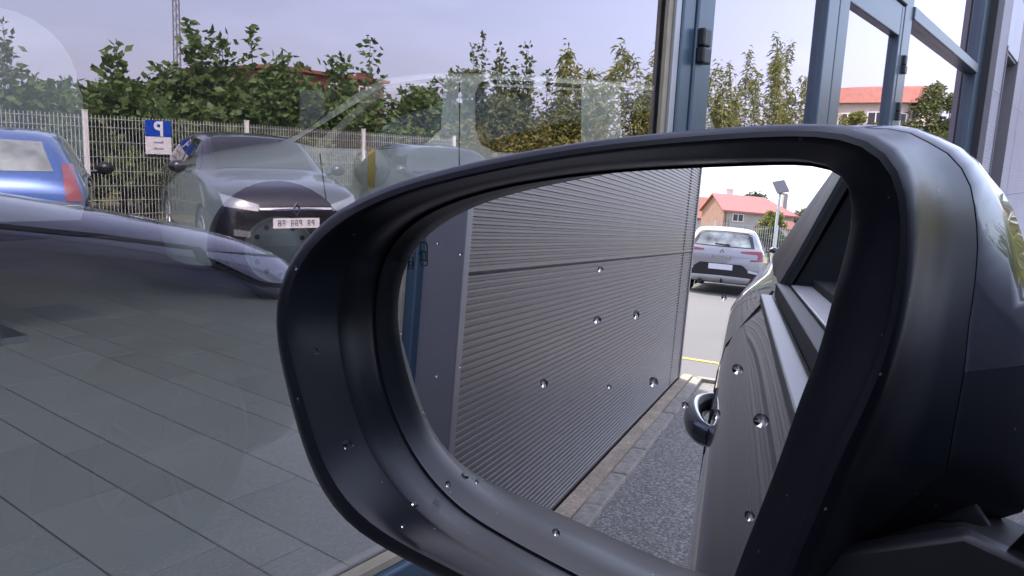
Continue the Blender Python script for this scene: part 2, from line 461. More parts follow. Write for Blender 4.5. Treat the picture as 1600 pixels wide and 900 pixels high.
# forward wall with recess
ZR = [0.06, 1.08, 2.137, 3.2, 4.26, 4.8]
for a, b in zip(ZR[:-1], ZR[1:]):
    corrugated(8.80, 9.468, a + 0.002, b - 0.002, YW, m="sky_sheen_panel") if a < 2.6 else corrugated(8.80, 11.68, a + 0.002, b - 0.002, YW, m="sky_sheen_panel")
    if a < 2.6: corrugated(10.782, 11.68, a + 0.002, b - 0.002, YW, m="sky_sheen_panel")
    corrugated(11.71, 16.0, a + 0.002, b - 0.002, YW, m="sky_sheen_panel")
mb = MB(); mb.box(9.50, 10.75, YW + 0.002, YW + 0.06, 2.60, 3.2); mb.build("recess_lintel", "sky_sheen_panel", bld)
mb = MB(); mb.box(9.47, 9.50, YW - 0.012, YW + 0.16, 0.0, 2.62); mb.box(10.744, 10.78, YW - 0.004, YW + 0.16, 0.0, 2.62); mb.box(9.5, 10.75, YW + 0.02, YW + 0.16, 2.575, 2.598)
mb.build("recess_frame", "trim_metal", bld)
mb = MB(); mb.box(9.50, 10.75, YW + 0.14, YW + 0.19, 0.0, 2.574); mb.build("recess_door", "trim_metal", bld)
mb = MB(); mb.box(8.74, 9.47, YW + 0.045, YW + 0.12, 0, 4.8); mb.box(10.78, 16, YW + 0.045, YW + 0.12, 0, 4.8); mb.build("wall_core", "seal_dark", bld)
mb = MB(); mb.prism([(8.80, YW - 0.004), (8.765, YW - 0.004), (8.75, YF + 0.02), (8.80, YF + 0.02)], 2, 0.0, 4.8); mb.build("corner_trim", "trim_metal", bld)
# shell
SKY = ((-0.8, 2.2), (3.0, 6.0))                      # two unseen roof lights added to brighten the showroom, x ranges; y 1.4 to 2.9
mb = MB()
for x0, x1 in ((-6.0, -0.8), (2.2, 3.0), (6.0, 16)): mb.box(x0, x1, 1.4, 2.9, 4.7, 4.95)
mb.box(-6.0, 16, YW + 0.1, 1.4, 4.7, 4.95); mb.box(-6.0, 16, 2.9, 13, 4.7, 4.95); mb.build("roof", "interior_dark", bld)
for x0, x1 in SKY:
    mb = MB(); mb.quad((x0, 1.4, 4.9), (x1, 1.4, 4.9), (x1, 2.9, 4.9), (x0, 2.9, 4.9)); mb.build("added_roof_light", "milky_glass", bld)
mb = MB(); mb.box(-6.0, 16, 12.8, 13, 0, 4.7); mb.build("rear_wall", "interior_wall", bld)
mb = MB(); mb.box(-6.0, -5.9, YW + 0.1, 12.8, 0, 4.7); mb.build("end_wall", "wall_metal", bld)
mb = MB(); mb.box(15.9, 16, YW + 0.1, 12.8, 0, 4.7); mb.build("end_wall", "wall_metal", bld)
mb = MB(); mb.box(-1.6, -1.5, 1.2, 12.8, 0, 4.7); mb.build("partition", "interior_wall", bld)
mb = MB(); mb.box(8.9, 9.0, 1.2, 12.8, 0, 4.7); mb.build("partition", "interior_wall", bld)
mb = MB(); mb.box(-1.5, 8.9, 6.9, 7.0, 0, 4.7); mb.build("partition", "interior_wall", bld)
mb = MB()
for x0, x1 in ((-1.5, -0.8), (2.2, 3.0), (6.0, 8.9)): mb.box(x0, x1, 1.4, 2.9, 4.2, 4.25)
mb.box(-1.5, 8.9, 1.17, 1.4, 4.2, 4.25); mb.box(-1.5, 8.9, 2.9, 6.9, 4.2, 4.25); mb.build("ceiling", "interior_dark", bld)
mb = MB()
for x0, x1 in SKY:
    mb.box(x0 - 0.02, x0, 1.4, 2.9, 4.25, 4.7); mb.box(x1, x1 + 0.02, 1.4, 2.9, 4.25, 4.7)
    mb.box(x0, x1, 1.68, 1.4, 2.95, 4.7); mb.box(x0, x1, 2.9, 2.92, 4.25, 4.7)
mb.build("added_light_well", "ceiling_white", bld)
# frames
def fr(name, x0, x1, z0, z1, y0=YF, y1=YF + 0.10, m="frame_blue", parent=None, bw=0.006):
    mb = MB(); mb.box(x0, x1, y0, y1, z0, z1)
    return bevel(mb.build(name, m, parent or bld), bw, 2)
ZT = 4.38
fr("mullion", -1.470, -1.370, 0.0, ZT)
fr("mullion", 2.262, 2.345, 0.0, ZT, YF + 0.012)
fr("mullion", 5.21, 5.42, 0.0, ZT)
fr("mullion", 8.43, 8.76, 0.0, ZT)
fr("mullion_bead", 2.226, 2.258, 0.46, ZT, YF + 0.018, YF + 0.05, "aluminium", bw=0.003)
for x0, x1 in ((-1.370, 2.226), (5.42, 8.43)):
    fr("bottom_rail", x0, x1, 0.26, 0.452)
    fr("sill_bead", x0, x1, 0.453, 0.4725, YF + 0.018, YG - 0.002, "gasket_beige", bw=0.002)
    fr("plinth", x0, x1, 0.0, 0.258, YF + 0.004, m="trim_metal")
for x0, x1 in ((-1.370, 2.226), (5.422, 8.428)):
    fr("transom", x0, x1, 2.24, 2.318, YF - 0.012)
fr("transom", 2.347, 5.208, 2.285, 2.36, YF - 0.010)
fr("top_rail", -1.37, 8.43, ZT + 0.002, 4.80, YF - 0.02, m="wall_metal")
fr("pane_bead", 2.196, 2.224, 0.474, 2.238, YG - 0.020, YG - 0.006, "gasket_beige", bw=0.002)
fr("pane_bead", -1.368, -1.345, 0.474, 2.238, YG - 0.020, YG - 0.006, "gasket_beige", bw=0.002)
def pane(name, x0, x1, z0, z1, parent=None, m="shop_glass", y=YG):
    mb = MB(); mb.m = 1; mb.box(x0, x1, y, y + 0.008, z0, z1)
    mb.mi[2] = 0                       # outer face carries the coating
    return mb.build(name, [m, "clear_side"], parent or bld)
pane("glass_pane", -1.369, 2.225, 0.46, 2.239)
pane("glass_pane", 5.43, 8.425, 0.46, 2.239)
pane("glass_pane", -1.369, 2.225, 2.32, ZT)
pane("glass_pane", 2.35, 5.205, 2.362, ZT)
pane("glass_pane", 5.43, 8.425, 2.32, ZT)
# double door
def leaf(x0, x1, st_l, st_r, hinge_x):
    d = MB(); d.box(x0, x0 + st_l, YF + 0.004, YF + 0.07, 0.48, 2.28)
    d.box(x1 - st_r, x1, YF + 0.004, YF + 0.07, 0.48, 2.28)
    d.box(x0 + st_l, x1 - st_r, YF + 0.006, YF + 0.07, 2.105, 2.28)
    d.box(x0 + st_l, x1 - st_r, YF + 0.006, YF + 0.07, 0.48, 0.70)
    o = bevel(d.build("door_leaf", "frame_blue", bld), 0.006, 2)
    pane("door_glass", x0 + st_l, x1 - st_r, 0.70, 2.105, o, "door_glass", YF + 0.035)
    for z in (0.72, 1.628, 1.905):
        h = MB(); h.box(hinge_x - 0.030, hinge_x + 0.030, YF - 0.024, YF + 0.006, z, z + 0.050)
        h.box(hinge_x - 0.026, hinge_x + 0.028, YF - 0.020, YF + 0.006, z + 0.053, z + 0.108)
        bevel(h.build("hinge", "black_plastic", o), 0.006, 2)
    return o
fr("door_sill", 2.347, 5.208, 0.26, 0.47)
leaf(2.350, 3.858, 0.125, 0.165, 2.380)
leaf(3.868, 5.205, 0.165, 0.06, 5.30)
fr("plinth", 2.347, 5.208, 0.0, 0.258, YF + 0.004, m="trim_metal")
# showroom floor and tiles
mb = MB(); mb.box(-1.5, 8.9, 1.125, 6.9, 0.2, 0.4665)
floor_o = mb.build("floor", "grout", bld)
xs = [-0.295, -0.17, 0.035, 0.12, 0.33, 0.455, 0.665, 0.870, 0.997, 1.206, 1.410, 1.535, 1.745, 1.950, 2.075, 2.285, 2.490, 2.615, 2.825, 3.030, 3.155, 3.365, 3.57, 3.70, 3.91, 4.1, 4.25]
offs = {6: 1.832, 7: 1.265, 8: 1.568, 9: 1.826, 5: 1.566, 10: 1.28, 11: 1.55}
LT = 0.435
nt = 0
rest = MB()
for i in range(len(xs) - 1):
    x0, x1 = xs[i], xs[i + 1]
    y = offs.get(i, 1.13 + LT * random.random())
    while y > 1.13: y -= LT
    while y < 6.9:
        ya, yb = max(y, 1.131), y + LT
        if yb - ya > 0.02 and x1 > 0:
            t = MB() if (yb < 4.3 and nt < 290) else rest
            t.box(x0 + 0.0018, x1 - 0.0018, ya + 0.0026, min(yb, 6.88) - 0.0026, 0.45, ZF)
            if t is not rest: bevel(t.build("tile", "tile_grey", floor_o), 0.0012, 1); nt += 1
        y += LT
rest.build("far_tiles", "tile_grey", floor_o)["kind"] = "stuff"
mb = MB(); mb.box(4.252, 8.9, 1.131, 6.9, 0.46, ZF - 0.001); mb.build("floor_screed", "tile_grey", floor_o)

# ------------------------------------------------------------------ mesh fence (two runs)
def fence_panel_mesh(w, hgt, pitch=0.05, wr=0.0034):
    mb = MB(); n = int(w / pitch)
    for i in range(n + 1):
        x = i * w / n
        mb.box(x - wr, x + wr, -wr, wr, 0.05, hgt)
    for z in [0.08] + list(np.arange(0.25, hgt - 0.1, 0.2)) + [hgt - 0.045]:
        for dy in (-0.006, 0.006):
            mb.box(0, w, dy - 0.003, dy + 0.003, z - 0.003, z + 0.003)
    return mb.mesh("wire_panel", "galvanised")
def post_mesh(hgt):
    mb = MB(); mb.box(-0.03, 0.03, -0.02, 0.02, 0, hgt); mb.box(-0.034, 0.034, -0.024, 0.024, hgt, hgt + 0.012)
    return mb.mesh("post", "post_white")
def fence(name, label, p0, direc, n, w, hgt, wr=0.0034, pitch=0.05):
    a = math.atan2(direc[1], direc[0])
    f = thing(name, label, "fence", (p0[0], p0[1], 0), a)
    pm, qm = fence_panel_mesh(w - 0.06, hgt - 0.05, pitch, wr), post_mesh(hgt)
    for i in range(n + 1):
        link("post", qm, f, (i * w, 0, 0))
        if i < n: link("wire_panel", pm, f, (i * w + 0.03, 0, 0))
    return f
FY = -8.76                                            # fence line opposite the showroom
fence("mesh_fence", "long white mesh fence with white posts behind the parked cars, mirrored in the shop glass", (-29.86, FY), (1, 0), 17, 2.49, 1.66)
fence("mesh_fence", "white mesh fence behind the silver hatchback, seen in the wing mirror", (-33, -8.7), (0, 1), 12, 2.5, 1.80, 0.0075, 0.085)

# parking sign on the fence
def sign():
    t = thing("parking_sign", "blue and white parking sign with a white letter P, fixed to the mesh fence", "sign", (0, 0, 0))
    x0, x1, z0, z1, y = 5.80, 6.20, 1.105, 1.585, FY + 0.035
    zm = z0 + (z1 - z0) * 0.52
    mb = MB(); mb.box(x0, x1, y, y + 0.004, z0, z1); mb.build("board", "sign_white", t)
    mb = MB(); mb.box(x0, x1, y + 0.0045, y + 0.0065, zm, z1); mb.build("blue_field", "sign_blue", t)
    # P, drawn the right way round for someone standing in front (x runs to the viewer's left)
    cu = bpy.data.curves.new("letter", 'FONT'); cu.body = "P"; cu.size = 0.29; cu.extrude = 0.001; cu.offset = 0.008
    o = bpy.data.objects.new("letter", cu); COL.objects.link(o)
    dg = bpy.context.evaluated_depsgraph_get()
    me = bpy.data.meshes.new_from_object(o.evaluated_get(dg)); bpy.data.objects.remove(o)
    me.materials.clear(); me.materials.append(M["sign_white"])
    o = link("letter", me, t, ((x0 + x1) / 2 + 0.085, y + 0.008, zm + 0.012)); o.rotation_euler = (R(90), 0, R(180))
    mb = MB()
    for k, (zz, lst) in enumerate(((0.155, (0.03, 0.02, 0.024, 0.02, 0.024)), (0.065, (0.02, 0.024, 0.02, 0.024, 0.02, 0.02)))):
        x = (x0 + x1) / 2 + 0.075
        for j, w in enumerate(lst):
            hh = 0.034 if (j == 0 and k == 0) or (k == 1 and j == 4) else 0.024
            mb.box(x - w, x, y + 0.0045, y + 0.006, z0 + zz, z0 + zz + hh)
            x -= w + 0.006
    mb.build("small_print", "ink_grey", t)
sign()

# ------------------------------------------------------------------ cars
# station: x, bottom z, half width, belt z, belt half width, top half width, top edge z, top z
HATCH = [
 (2.08, 0.36, 0.55, 0.56, 0.53, 0.42, 0.62, 0.64),
 (2.00, 0.24, 0.72, 0.66, 0.69, 0.55, 0.75, 0.78),
 (1.80, 0.20, 0.82, 0.80, 0.76, 0.60, 0.86, 0.89),
 (1.30, 0.20, 0.865, 0.90, 0.80, 0.62, 0.95, 0.98),
 (0.98, 0.20, 0.875, 0.95, 0.81, 0.63, 1.00, 1.03),
 (0.86, 0.20, 0.878, 0.965, 0.815, 0.63, 1.03, 1.06),
 (0.15, 0.20, 0.88, 0.985, 0.82, 0.58, 1.40, 1.45),
 (-0.55, 0.20, 0.88, 1.00, 0.82, 0.58, 1.45, 1.50),
 (-1.35, 0.20, 0.88, 1.02, 0.82, 0.57, 1.41, 1.46),
 (-1.62, 0.21, 0.875, 1.03, 0.81, 0.57, 1.33, 1.38),
 (-1.90, 0.24, 0.86, 1.00, 0.79, 0.60, 1.08, 1.12),
 (-1.99, 0.26, 0.84, 0.96, 0.78, 0.62, 1.00, 1.02),
 (-2.06, 0.32, 0.78, 0.80, 0.72, 0.60, 0.84, 0.86)]

def car_surface(st, nx=88, sub=5, lift=0.12):
    st = sorted(st, key=lambda s: s[0])
    X = [s[0] for s in st]
    q = []
    for a, b in zip(X[:-1], X[1:]):
        k = max(2, int(round((b - a) / (X[-1] - X[0]) * nx)))
        q += list(np.linspace(a, b, k, endpoint=False))
    q.append(X[-1]); q = np.array(q)
    c = [pchip(X, [s[i] for s in st], q) for i in range(1, 8)]
    rows = []
    for i, x in enumerate(q):
        zb, w, ze, we, wt, zt, zc = [k[i] for k in c]
        hm = zb + 0.09
        py = [w * 0.92, w * 0.985, w, w * 0.985, we, wt, wt * 0.62, 0.0]
        lf = min(lift, (ze - hm) * 0.35)
        pz = [zb, hm, (hm + ze - lf) / 2, ze - lf, ze, zt, zt + (zc - zt) * 0.75, zc]
        t = np.arange(8); tt = np.linspace(0, 7, 7 * sub + 1)
        rows.append((x, pchip(t, py, tt), pchip(t, pz, tt)))
    return q, rows, 7 * sub + 1, sub

def car_body(rows, nv, hole=None):
    """closed shell; hole(x, side, vindex)->True leaves a face out"""
    mb = MB(); nx = len(rows)
    idx = {}
    for i, (x, ys, zs) in enumerate(rows):
        for j in range(nv):
            idx[(i, j, 1)] = len(mb.v); mb.v.append((x, ys[j], zs[j]))
            if j == nv - 1: idx[(i, j, -1)] = idx[(i, j, 1)]
            else: idx[(i, j, -1)] = len(mb.v); mb.v.append((x, -ys[j], zs[j]))
    def F(*k): mb.f.append(tuple(dict.fromkeys(k))); mb.mi.append(0)
    for s in (1, -1):
        for i in range(nx - 1):
            xm = (rows[i][0] + rows[i + 1][0]) / 2
            for j in range(nv - 1):
                if hole and hole(xm, s, j): continue
                a = [idx[(i, j, s)], idx[(i + 1, j, s)], idx[(i + 1, j + 1, s)], idx[(i, j + 1, s)]]
                F(*(a if s < 0 else a[::-1]))
    for i in range(nx - 1):
        F(idx[(i, 0, 1)], idx[(i + 1, 0, 1)], idx[(i + 1, 0, -1)], idx[(i, 0, -1)])
    for i, fl in ((0, 0), (nx - 1, 1)):
        for j in range(nv - 1):
            a = [idx[(i, j, 1)], idx[(i, j + 1, 1)], idx[(i, j + 1, -1)], idx[(i, j, -1)]]
            F(*(a if fl else a[::-1]))
    return mb

DIRS = {'L': Vector((0, -1, 0)), 'R': Vector((0, 1, 0)), 'F': Vector((-1, 0, 0)), 'B': Vector((1, 0, 0)), 'T': Vector((0, 0, -1))}
def P3(ax, a, b):
    return {'L': Vector((a, 5, b)), 'R': Vector((a, -5, b)), 'F': Vector((6, a, b)), 'B': Vector((-6, a, b)), 'T': Vector((a, b, 5))}[ax]
def chain(pts, s):
    d = [0]
    for p, q in zip(pts[:-1], pts[1:]): d.append(d[-1] + math.hypot(q[0] - p[0], q[1] - p[1]))
    s = s * d[-1]
    for k in range(len(pts) - 1):
        if s <= d[k + 1] + 1e-9:
            t = (s - d[k]) / max(d[k + 1] - d[k], 1e-9)
            return (pts[k][0] + t * (pts[k + 1][0] - pts[k][0]), pts[k][1] + t * (pts[k + 1][1] - pts[k][1]))
    return pts[-1]

class Car:
    def __init__(s, name, label, loc, rotz, st, paint, group=None, hole=None, arches=(), scale=1.0, lift=0.12):
        s.t = thing(name, label, "car", loc, rotz, group)
        s.t.scale = (scale,) * 3
        q, rows, s.nv, s.sub = car_surface(st, lift=lift)
        s.rows = rows
        full = car_body(rows, s.nv)
        s.bvh = BVHTree.FromPolygons([Vector(v) for v in full.v], full.f)
        mbb = car_body(rows, s.nv, hole)
        s.body = mbb.build("body", paint, s.t, True, False, 50)
        s.wheels = []
        for k, (x, z, r) in enumerate(arches):
            cb = MB(); n = 40
            pts = [(x + r * math.cos(2 * math.pi * i / n), z + r * math.sin(2 * math.pi * i / n)) for i in range(n)]
            for sd in (1, -1):
                cb = MB(); cb.prism(pts, 1, sd * 0.55, sd * 1.2)
                me = cb.mesh("cutter", paint, weld=True)
                co = bpy.data.objects.new("arch_cutter", me); COL.objects.link(co); co.parent = s.t
                md = s.body.modifiers.new("arch", 'BOOLEAN'); md.operation = 'DIFFERENCE'; md.object = co; md.solver = 'FAST'
                s.wheels.append(co)
        if s.wheels:
            bpy.context.view_layer.update()
            dg = bpy.context.evaluated_depsgraph_get()
            me = bpy.data.meshes.new_from_object(s.body.evaluated_get(dg))
            s.body.modifiers.clear(); s.body.data = me
            for c in s.wheels: bpy.data.objects.remove(c)
            ip = MB()
            for (x, z, r) in arches:
                for sd in (1, -1):
                    y1 = sd * 0.58
                    g = []
                    for yy in (y1, sd * 0.80):
                        g.append([(x + (r + 0.004) * math.cos(w), yy, z + (r + 0.004) * math.sin(w)) for w in np.linspace(0, math.pi, 20)])
                    ip.grid(g)
                    ip.box(x - r, x + r, min(y1, y1 - 0.01), max(y1, y1 - 0.01), 0.14, z + r)
            ip.build("wheel_well", "rubber_black", s.t)
    def patch(s, name, ax, lo, hi, m, off=0.005, n=14, k=7, parent=None, thick=0.004, smooth=True):
        """a fitted piece on the body: lower and upper outline chains in the plane seen along ax"""
        D = DIRS[ax]; g = []; back = []
        for j in range(k + 1):
            row = []; rb = []
            for i in range(n + 1):
                a = chain(lo, i / n); b = chain(hi, i / n)
                p = (a[0] + (b[0] - a[0]) * j / k, a[1] + (b[1] - a[1]) * j / k)
                o = P3(ax, *p)
                h, nn, _, _ = s.bvh.ray_cast(o, D)
                if h is None:
                    h, nn, _, _ = s.bvh.find_nearest(o + D * 4.2)
                if nn.dot(D) > 0: nn = -nn
                row.append(h + nn * off); rb.append(h - nn * 0.012)
            g.append(row); back.append(rb)
        mb = MB(); mb.grid(g)
        ed = [(0, i) for i in range(n + 1)] + [(j, n) for j in range(1, k + 1)] + [(k, i) for i in range(n - 1, -1, -1)] + [(j, 0) for j in range(k - 1, 0, -1)]
        for (a, b), (c, d) in zip(ed, ed[1:] + ed[:1]):
            mb.quad(g[a][b], back[a][b], back[c][d], g[c][d])
        o = mb.build(name, m, parent or s.t, smooth, True, 40)
        return o
    def both(s, name, lo, hi, m, **k):
        return [s.patch(name, ax, lo, hi, m, **k) for ax in ('L', 'R')]

def wheel(parent, x, y, z, r, side, style="alloy", rim="alloy"):
    """side +1 = outer face towards +y"""
    w = 0.20
    mb = MB(); mb.lathe([(r * 0.62, -w/2), (r * 0.86, -w/2), (r * 0.97, -w/2 + 0.03), (r, -w/4), (r, w/4), (r * 0.97, w/2 - 0.03), (r * 0.86, w/2), (r * 0.68, w/2 - 0.005), (r * 0.66, w/2 - 0.03)], n=36)
    o = mb.build("wheel", "tyre", parent, True, False, 40)
    o.location = (x, y, z)
    if side < 0: o.rotation_euler = (0, 0, math.pi)
    mb = MB()
    rr = r * 0.675
    if style == "steel":
        mb.lathe([(rr, w/2 - 0.012), (rr * 0.95, w/2 + 0.004), (rr * 0.90, w/2 - 0.004), (rr * 0.86, w/2 - 0.04), (rr * 0.72, w/2 - 0.045), (rr * 0.5, w/2 - 0.02), (rr * 0.26, w/2 - 0.015), (0.001, w/2 - 0.01)], n=40)
        d = mb.build("rim", rim, o, True, False, 40)
        hb = MB()
        for k in range(12):
            a = 2 * math.pi * k / 12
            cx, cz, hr = rr * 0.73 * math.cos(a), rr * 0.73 * math.sin(a), rr * 0.075
            hb.tube([(cx, w/2 - 0.05, cz), (cx, w/2 - 0.036, cz)], hr, 10)
        hb.build("rim_hole", "rubber_black", o)
    else:
        mb.lathe([(rr, w/2 - 0.012), (rr * 0.96, w/2 + 0.002), (rr * 0.90, w/2 - 0.006), (rr * 0.88, w/2 - 0.05)], n=40)
        for k in range(5):
            a = 2 * math.pi * k / 5
            ca, sa = math.cos(a), math.sin(a)
            for dd in (-0.10, 0.10):
                mb.tube([(rr * 0.15 * ca, w/2 - 0.02, rr * 0.15 * sa), (rr * 0.92 * math.cos(a + dd), w/2 - 0.012, rr * 0.92 * math.sin(a + dd))], rr * 0.06, 6)
        mb.tube([(0, w/2 - 0.04, 0), (0, w/2 - 0.008, 0)], rr * 0.2, 14)
        mb.build("rim", rim, o, True, False, 40)
        hb = MB(); hb.lathe([(rr * 0.9, w/2 - 0.06), (0.001, w/2 - 0.06)], n=24); hb.build("brake_disc", "rubber_black", o)
    return o

def glazing(c, glass="car_glass", rear="car_glass", roofx=(0.12, -1.35), belt=0.03, rx=(-1.42, -1.885), bl=1.0):
    """windscreen, side windows, rear window for HATCH-like stations"""
    c.patch("windscreen", 'T', [(0.84, -0.60), (0.86, 0.0), (0.84, 0.60)], [(0.20, -0.53), (0.22, 0), (0.20, 0.53)], glass, n=16, k=10)
    for ax in 'LR':
        c.patch("side_window", ax, [(0.72, 1.02), (-0.32, 1.035)], [(0.22, 1.355), (-0.05, 1.385), (-0.30, 1.395)], glass, n=14, k=6)
        c.patch("side_window", ax, [(-0.40, 1.035), (-1.22, 1.06)], [(-0.40, 1.395), (-0.8, 1.385), (-1.12, 1.36)], glass, n=14, k=6)
        c.patch("pillar_trim", ax, [(-0.32, 1.035), (-0.40, 1.035)], [(-0.30, 1.395), (-0.40, 1.395)], "black_plastic", n=3, k=6, off=0.004)
    c.patch("rear_window", 'B', [(-0.60, 1.09), (0, 1.085), (0.60, 1.09)], [(-0.50, 1.36), (0, 1.375), (0.50, 1.36)], rear, n=16, k=8)

def plate(c, ax, cy, cz, w=0.52, hh=0.11, marks=True, off=0.012):
    p = c.patch("number_plate", ax, [(cy - w/2, cz - hh/2), (cy + w/2, cz - hh/2)], [(cy - w/2, cz + hh/2), (cy + w/2, cz + hh/2)], "plate_white", off=off, n=6, k=2)
    if marks:
        x = cy - w/2 + 0.06; k = 0
        while x < cy + w/2 - 0.06:
            if k not in (2, 6):
                for dx, w_, a_, b_ in ((0.0, 0.008, -0.034, 0.034), (0.022, 0.008, -0.034 if k % 3 else 0.0, 0.034), (0.006, 0.018, 0.024, 0.034), (0.006, 0.018, -0.006, 0.004)):
                    c.patch("plate_mark", ax, [(x + dx, cz + a_), (x + dx + w_, cz + a_)], [(x + dx, cz + b_), (x + dx + w_, cz + b_)], "plate_ink", off=off + 0.002, n=1, k=1, parent=p)
            x += 0.047; k += 1
    return p

def door_mirrors(c, paint, x=0.62, z=1.02, y=0.90, sides=(1, -1), k=1.0):
    for s in sides:
        mb = MB()
        g = []
        for t, (r1, r2) in zip(np.linspace(0, 1, 7), ((0.02, 0.02), (0.055, 0.06), (0.07, 0.075), (0.075, 0.08), (0.07, 0.075), (0.055, 0.06), (0.02, 0.02))):
            g.append([(x + k * r1 * math.cos(a), s * (y + 0.20 * t), z + 0.03 + k * r2 * math.sin(a)) for a in np.linspace(0, 2 * math.pi, 16, endpoint=False)])
        mb.grid(g, True)
        mb.tube([(x, s * (y - 0.06), z - 0.02), (x, s * (y + 0.08), z)], 0.025, 8)
        mb.build("door_mirror", paint, c.t, True, False, 60)

def rhombus(c, ax, cy, cz, s_, parent=None):
    """diamond shaped emblem ring"""
    D = DIRS[ax]
    h, nn, _, _ = c.bvh.ray_cast(P3(ax, cy, cz), D)
    sx = -1 if ax == 'F' else 1
    mb = MB()
    o = [(0, 1.0), (0.72, 0), (0, -1.0), (-0.72, 0)]; q = [(a * 0.52, b * 0.55) for a, b in o]
    for i in range(4):
        j = (i + 1) % 4
        x = h.x - D.x * 0.012
        mb.quad((x, cy + o[i][0] * s_, cz + o[i][1] * s_), (x, cy + o[j][0] * s_, cz + o[j][1] * s_), (x, cy + q[j][0] * s_, cz + q[j][1] * s_), (x, cy + q[i][0] * s_, cz + q[i][1] * s_))
        mb.quad((x, cy + o[i][0] * s_, cz + o[i][1] * s_), (x, cy + o[j][0] * s_, cz + o[j][1] * s_), (h.x, cy + o[j][0] * s_ * 1.1, cz + o[j][1] * s_ * 1.1), (h.x, cy + o[i][0] * s_ * 1.1, cz + o[i][1] * s_ * 1.1))
        mb.quad((x, cy + q[i][0] * s_, cz + q[i][1] * s_), (x, cy + q[j][0] * s_, cz + q[j][1] * s_), (h.x, cy + q[j][0] * s_, cz + q[j][1] * s_), (h.x, cy + q[i][0] * s_, cz + q[i][1] * s_))
    return mb.build("emblem", "chrome", parent or c.t)

ARCH = ((1.26, 0.31, 0.345), (-1.22, 0.31, 0.345))
def wheels4(c, style="alloy", rim="alloy", y=0.765):
    for x, z, r in ARCH:
        for s in (1, -1): wheel(c.t, x, s * y, 0.31, 0.31, s, style, rim)

